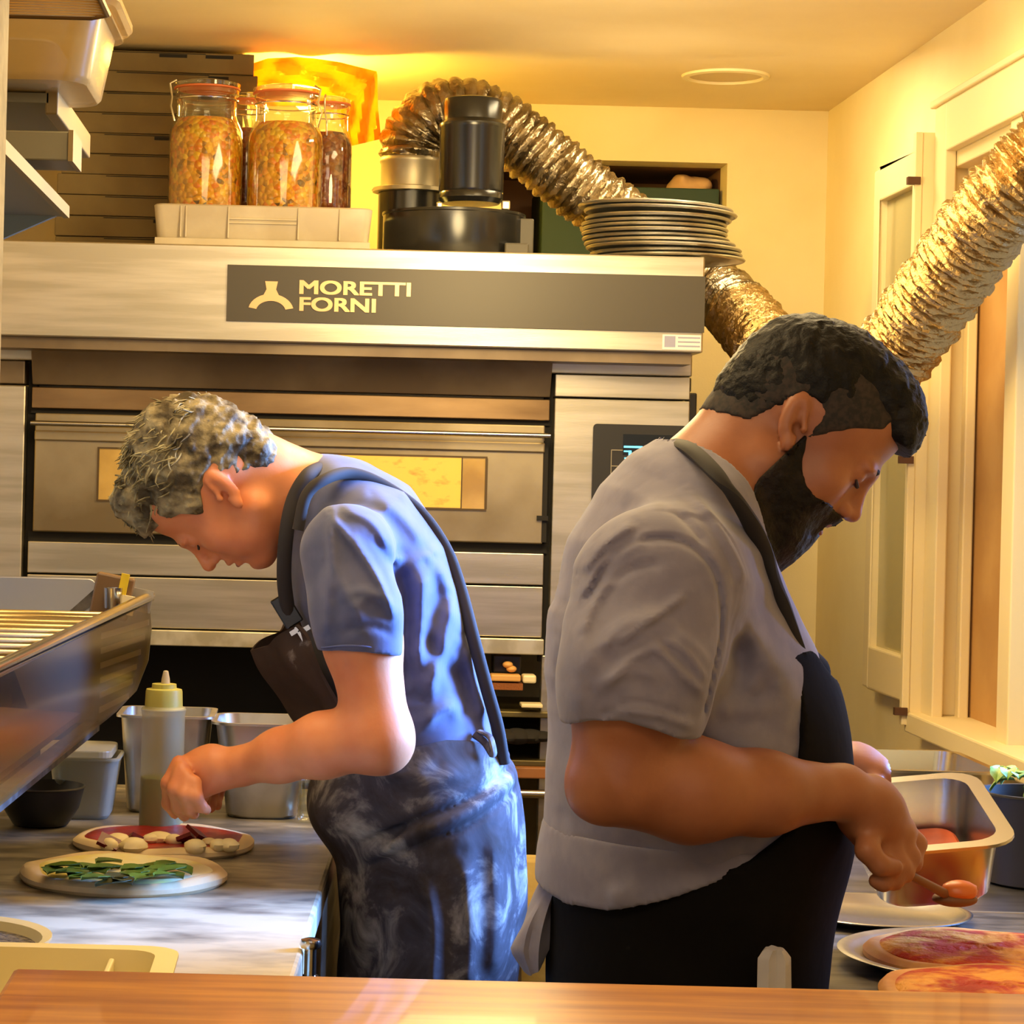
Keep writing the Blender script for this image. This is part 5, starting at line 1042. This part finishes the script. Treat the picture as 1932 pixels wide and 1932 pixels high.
# far arm: forearm emerges from behind the apron, hand over the rim of the pan
C_.put(cone(at(1270, 1110, 3.02), at(1290, 1430, 3.06), .062, .044), .03).put(cone(at(1290, 1430, 3.06), at(1560, 1452, 3.06), .044, .030), .03)
hand(C_, [(at(1560, 1452, 3.06), P_(1620, 1450, 3.06), .030, .031, 1.2), (P_(1610, 1446, 3.06), P_(1655, 1458, 3.04), .029, .021, 1.5)],
 [([P_(1650, 1440, 3.09), P_(1684, 1448, 3.08), P_(1712, 1474, 3.06), P_(1722, 1500, 3.05)], [.0115, .0105, .009, .008]),
  ([P_(1654, 1448, 3.065), P_(1686, 1460, 3.05), P_(1706, 1488, 3.035), P_(1712, 1510, 3.03)], [.012, .011, .0095, .0082]),
  ([P_(1652, 1458, 3.04), P_(1680, 1474, 3.02), P_(1696, 1500, 3.01), P_(1700, 1522, 3.0)], [.0118, .0108, .0092, .008]),
  ([P_(1642, 1468, 3.02), P_(1664, 1486, 2.995), P_(1676, 1510, 2.985), P_(1680, 1528, 2.98)], [.0105, .0095, .0085, .0075]),
  ([P_(1606, 1440, 3.09), P_(1640, 1436, 3.12), P_(1672, 1452, 3.13)], [.014, .0125, .010])])
link('body', C_.mesh('body'), skinR, Bq)
lp = MB().tube([Hr.p(.099, -.020, -.0455), Hr.p(.1065, -.006, -.0400), Hr.p(.1065, .006, -.0400), Hr.p(.099, .020, -.0455)], [.0015, .0036, .0036, .0015], 8).tube([Hr.p(.099, -.019, -.049), Hr.p(.1055, 0, -.0535), Hr.p(.099, .019, -.049)], [.0015, .0046, .0015], 8)
obj('lips', lp, mat('lip_brown', (136, 74, 60), .45), Bq, smooth=1)
bl_ = hairmat('black_hair', (14, 13, 13), (34, 32, 30)); brows(Hr, Bq, bl_, mat('lash', (0,)*3), 1.3)
def bounds(H, a, b, c): return [[f_(H.p(x, y, z)[i] for x in a for y in b for z in c)+d_ for i in range(3)] for f_, d_ in ((min, -.01), (max, .01))]
HR_ = Field(*bounds(Hr, (-.15, .16), (-.12, .12), (-.10, .2)), .0033)
HR_.put(Hr.ell((-.012, 0, .056), (.098, .0790, .083)), .01).put(Hr.ell((-.045, 0, .010), (.060, .0655, .062)), .02)
HR_.put(Hr.ell((.052, 0, .108), (.056, .060, .038), .25), .02).put(Hr.ell((.084, 0, .092), (.028, .054, .028), .5), .015).put(Hr.ell((.098, .01, .080), (.014, .040, .018)), .012).put(Hr.ell((.0, 0, .110), (.05, .056, .034)), .02)
HR_.noise(.0026, (190, 190, 190), 3); HR_.noise(.0020, (480, 480, 480), 8)
def rcut(X, Y, Z):
    a, b, c = Hr.loc(X, Y, Z)
    return np.maximum(a-np.interp(c, [-.08, .02, .052, .070, .085, .2], [-.03, .022, .036, .070, .15, .2]).astype(np.float32), np.interp(a, [-.13, -.09, -.03, -.01, .02, .05, .09, .12], [-.036, -.040, .000, .038, .040, .046, .060, .050]).astype(np.float32)-c)*.9
HR_.cut(rcut)
hr = link('hair', HR_.mesh('hair'), bl_, Bq)
# faded sides: very short hair hugging the skull
def shell_of(base, H, off, region, a, b, c, hh, nz, name, m, par):
    lo, hi = bounds(H, a, b, c); q = base.sl(lo, hi, 0); g = Field.__new__(Field); g.h = base.h; g.ax = [base.ax[i][q[i]] for i in range(3)]; g.lo = np.array([float(x[0]) for x in g.ax]); g.f = base.f[q].copy()
    g.off(off); g.noise(nz, (420, 420, 420), 2); g.cut(region); return link(name, g.mesh(name), m, par)
def fade(X, Y, Z):
    a, b, c = Hr.loc(X, Y, Z)
    r = np.maximum(a-np.interp(c, [-.06, .0, .03, .05, .07], [-.03, .018, .036, .05, .07]), np.interp(a, [-.12, -.08, -.04, -.022, .012, .02, .04], [-.058, -.050, -.030, .034, .036, -.02, .0])-c)
    return np.maximum(r, .009-np.hypot((a+.006)/1.25, (c-.004)/2.1)*.5)*.9
shell_of(C_, Hr, .0016, fade, (-.13, .08), (-.1, .1), (-.07, .1), 0, .0006, 'faded_hair', mat('stubble_dark', (20, 16, 14), .8, c2=(46, 34, 27), ns=160), Bq)
bd = C_.copy()
for s_ in (-1, 1): bd.put(Hr.cone((.020, s_*.052, -.052), (.070, s_*.026, -.084), .018, .024), .02)
bd.put(Hr.ell((.076, 0, -.098), (.030, .034, .030)), .02).put(Hr.ell((.064, 0, -.108), (.026, .028, .026)), .02)
bd.put(Hr.ell((.106, 0, -.0300), (.005, .022, .005)), .004)
bd.put(Hr.ell((.095, 0, -.070), (.012, .018, .012)), .01)
def beardr(X, Y, Z):
    a, b, c = Hr.loc(X, Y, Z); ab = np.abs(b)
    up = c-np.interp(a, [.0, .018, .035, .055, .075, .09, .12], [.000, .004, -.022, -.036, -.036, -.028, -.024])
    r = np.maximum(up, np.interp(a, [.0, .02, .05, .13], [-.048, -.085, -.16, -.2])-c); r = np.maximum(r, .014-a)
    mouth = .0-(np.hypot(ab/1.9, (c+.0465)*1.0)-.0098)
    return np.maximum(r, np.where(a > .085, mouth, -1))*.9
shell_of(bd, Hr, .0028, beardr, (-.01, .15), (-.09, .09), (-.16, .03), 0, .0014, 'beard', hairmat('beard_dark', (20, 16, 14), (40, 31, 26)), Bq)
# shirt
S = C_.copy(); S.f[:] = .5
TS2 = [(p, r, s_) for p, r, s_ in tr_]; put_torso(S, .004, TS2)
S.put(cone(at(1238, 1115, 2.56), at(1200, 1290, 2.505), .090, .080), .045).put(cone(at(1200, 1280, 2.50), at(1186, 1400, 2.49), .076, .068), .02)
S.put(cone(at(1262, 1120, 3.0), at(1285, 1380, 3.06), .080, .066), .045)
S.put(cone(at(1300, 950, DR), at(1322, 925, DR), .078, .070, 1.4), .03)
for pts, a_, w_ in (([(1110, 1150), (1150, 1070), (1210, 1025), (1280, 1020), (1330, 1045), (1365, 1100), (1372, 1200), (1345, 1290), (1330, 1360)], -.0055, .006), ([(1105, 1090), (1150, 1030), (1215, 985)], .007, .009), ([(1110, 1130), (1150, 1065), (1230, 1015)], .006, .008), ([(1120, 1230), (1170, 1180), (1240, 1150)], .006, .010), ([(1150, 1215), (1250, 1150), (1300, 1120)], .006, .008), ([(1215, 1200), (1270, 1260), (1330, 1310)], .006, .009), ([(1240, 1195), (1290, 1230), (1335, 1290)], .005, .008), ([(1110, 1300), (1180, 1260), (1250, 1280)], .004, .012), ([(1135, 1330), (1230, 1340), (1310, 1370)], .004, .008)):
    S.fold([at(u, v, 2.46) for u, v in pts], w_*.62, a_*1.35, 2.3, 2.62)
for pts, a_ in (([(1065, 1120), (1060, 1250), (1065, 1350)], .006), ([(1085, 1150), (1078, 1280)], .006), ([(1375, 1180), (1390, 1260), (1360, 1340)], -.010), ([(1400, 1150), (1450, 1280), (1440, 1300)], .006), ([(1360, 1330), (1420, 1310), (1460, 1290)], -.008), ([(1330, 1400), (1400, 1400), (1470, 1420)], .007), ([(1200, 1650), (1300, 1640), (1400, 1600)], .005)):
    S.fold([at(u, v, 2.60) for u, v in pts], .012, a_, 2.3, 2.8)
for pts, a_, w_ in (([(1340, 930), (1390, 1020), (1430, 1110)], .005, .010), ([(1290, 960), (1330, 1010), (1345, 1040)], -.004, .008), ([(1130, 1290), (1180, 1240), (1230, 1215)], .005, .009), ([(1120, 1350), (1190, 1320), (1290, 1350)], -.003, .007), ([(1095, 1200), (1130, 1130), (1180, 1090)], .005, .009), ([(1140, 1130), (1190, 1080), (1260, 1060)], -.004, .008), ([(1260, 1180), (1320, 1230), (1345, 1270)], .004, .010)):
    S.fold([at(u, v, 2.46) for u, v in pts], w_*.6, a_*1.35, 2.3, 2.62)
for pts, a_ in (([(1420, 1180), (1470, 1260), (1500, 1340)], .006), ([(1330, 1380), (1400, 1360), (1480, 1370)], -.006), ([(1080, 1560), (1085, 1640), (1070, 1700)], .006), ([(1400, 1560), (1330, 1600), (1240, 1620)], .006)):
    S.fold([at(u, v, 2.60) for u, v in pts], .013, a_, 2.3, 2.8)
S.noise(.0016, (38, 26, 38), 12)
hemR = ipx([(1040, 1385), (1068, 1372), (1110, 1356), (1170, 1354), (1230, 1372), (1280, 1392), (1330, 1396), (1345, 1400)], 2.46)
def rsh(X, Y, Z):
    sl = np.where((np.abs(Y-DR) > .215+.0*Z) & (X < at(1345, 1300, 2.5).x), hemR(X)-Z, -1)
    neck = np.where(np.abs(Y-DR) < .15, (Z-at(1300, 925, DR).z)*.62+(X-at(1300, 925, DR).x)*.78-.0, -1)
    nc = at(1330, 940, DR)
    return np.maximum(sl, np.where(Z > at(1300, 1075, DR).z, neck-.0, -1)) if 0 else np.maximum(sl, .0-(np.sqrt(((X-at(1385, 905, DR).x))**2+((Y-DR)*.85)**2+((Z-at(1385, 905, DR).z))**2)-.098))
S.cut(rsh)
grey = mat('grey_cotton', (124, 120, 136), .9, c2=(114, 110, 128), ns=30, bump=.15, bs=500, bdist=.0005, sheen=.2)
# shirt hem hangs over the apron string: extend below
Sx = S
link('t_shirt', Sx.mesh('t_shirt'), grey, Bq)
# skirt of the shirt (below the arm, bloused over the apron)
Fh = Field((at(1020, 1500, DR).x-.02, 2.50, at(1300, 1760, DR).z), (at(1600, 1500, DR).x+.03, 3.06, at(1300, 1540, DR).z), .0042)
low = [(at(1303, 1500, DR), .1500, 1.22), (at(1303, 1600, DR), .163, 1.22), (at(1298, 1690, DR), .164, 1.25), (at(1298, 1760, DR), .160, 1.25)]; put_torso(Fh, 0.005, low)
Fh.noise(.0014, (30, 24, 30), 14); Fh.ridge(poly([(1170, 1690), (1290, 1660), (1400, 1620)], 2.6), .012, .006)
hz = ipx([(1030, 1715), (1080, 1728), (1150, 1722), (1250, 1690), (1350, 1650), (1450, 1600), (1500, 1560), (1600, 1500)], 2.60)
Fh.cut(lambda X, Y, Z: np.maximum(hz(X)-Z, Z-at(1300, 1555, DR).z))
link('shirt_hem', Fh.mesh('shirt_hem'), grey, Bq)
# black apron
Fa = Field((at(1030, 1500, DR).x-.03, 2.44, .40), (at(1620, 1500, DR).x+.04, 3.12, at(1480, 1200, DR).z), .0052)
aps = [(at(1300, 1250, DR), .150, 1.35), (at(1310, 1400, DR), .1655, 1.25), (at(1310, 1550, DR), .168, 1.22), (at(1302, 1700, DR), .153, 1.25), (at(1290, 1850, DR), .150, 1.3), (at(1280, 2050, DR), .146, 1.35), (at(1280, 2350, DR), .145, 1.35)]
put_torso(Fa, 0, aps, .04); Fa.put(cone(at(1450, 1340, DR), at(1470, 1560, DR), .062, .070, 1.5), .04); Fa.put(cone(at(1440, 1560, DR), at(1400, 1760, DR), .080, .078, 1.4), .04)
Fa.noise(.0022, (24, 20, 24), 7)
lx = ipz([(1490, 1200), (1500, 1260), (1512, 1330), (1508, 1400), (1498, 1480), (1488, 1560), (1405, 1615), (1250, 1672), (1000, 1712), (900, 2400)], 2.60)
tz = ipx([(1430, 1215), (1500, 1215), (1540, 1262), (1600, 1300)], DR)
Fa.cut(lambda X, Y, Z: np.maximum(np.maximum(lx(Z)-X-.25*np.clip(.08-np.abs(Y-DR), 0, .08)*0, .46-Z), Z-tz(X)))
blk = floury('black_apron_cloth', (11, 8, 8), (15, 13, 13), (100, 96, 92), .68, .98)
link('apron', Fa.mesh('apron'), blk, Bq)
lobe = Field(tuple(Vector(at(1480, 1300, DR))-Vector((.04, .14, .06))), tuple(Vector(at(1540, 1200, DR))+Vector((.04, .14, .05))), .004)
lobe.put(cone(at(1500, 1236, DR), at(1518, 1262, DR), .016, .022, 3.5), .02).put(cone(at(1510, 1262, DR), at(1512, 1320, DR), .022, .026, 3.2), .02).noise(.002, (50, 40, 50), 3)
link('bib_fold', lobe.mesh('bib_fold'), blk, Bq)
obj('neck_strap', strap([at(1290, 850, 2.84), at(1274, 838, 2.78), at(1306, 850, 2.66), at(1358, 902, 2.585), at(1408, 972, 2.59), at(1443, 1045, 2.63), at(1472, 1130, 2.64), at(1496, 1205, 2.66), at(1512, 1255, 2.69)], [.011]*65, .62, (0, 0, 1)), mat('black_strap', (34, 30, 28), .8), Bq, smooth=1)
# white cloth tucked in the apron string, and the grey tail hanging behind
cl_ = MB(); a_ = at(1462, 1808, 2.545); rr = []
for i in range(30):
    t = (i/29)**1.7; z_ = a_.z+.010-.20*t+.0; w_ = .017*min(1, (t+.02)*14)**.5+.003*t
    rr.append([(a_.x+.004*t+w_*math.cos(q)*(1+.12*math.sin(6*q)), 2.548+.0*t+.014*math.sin(q)*(1+.25*math.sin(5*q+t*3)), z_) for q in [2*math.pi*j/24 for j in range(24)]])
cl_.loft(rr)
tag(obj('white_rag', cl_, mat('white_rag', (196, 190, 188), .9, bump=.4, bs=60), smooth=1), 'white rag tucked into the black apron string at hip height', 'cloth')
tl_ = MB(); a_ = at(1030, 1690, 2.80); rr = []
for i in range(16):
    t = i/15; p_ = at(1042-42*math.sin(t*1.5)+8*t*t, 1650+165*t, 2.80); w_ = .010+.020*t if t < .75 else .025*(1-(t-.75)*2.2)
    rr.append([(p_.x+w_*math.cos(q)*(1+.15*math.sin(3*q+t*6)), 2.80+.05*math.sin(q)*(1+.1*math.sin(7*q)), p_.z+.012*math.cos(q)) for q in [2*math.pi*j/24 for j in range(24)]])
tl_.loft(rr); obj('shirt_tail', tl_, grey, Bq, smooth=1)
legs(Bq, at(1280, 1900, DR).x-.01, DR, .78, mat('black_trousers', (26, 25, 26), .9), 1, gap=.105)
# spoon with a dollop of sauce
spn = thing('wooden_spoon', tuple(at(1700, 1640, 2.62)), 'wooden spoon carrying orange sauce in the near hand below the steel pan', 'spoon')
s0, s1 = at(1668, 1625, 2.60), at(1790, 1690, 2.70)
obj('handle', MB().tube([s0, s0.lerp(s1, .5), s1], [.0055, .005, .006], 10), mat('brown_wood', (122, 78, 46), .6), spn, smooth=1)
obj('bowl', MB().ell(s1+Vector((.008, .004, -.004)), (.026, .018, .009), n=12), mat('brown_wood', (0,)*3), spn, smooth=1)
q_ = obj('sauce_dollop', MB().ell(s1+Vector((.012, .0, .006)), (.021, .016, .012), n=12, jit=.06), mat('sauce_bright', (214, 112, 48), .35), spn, smooth=1)
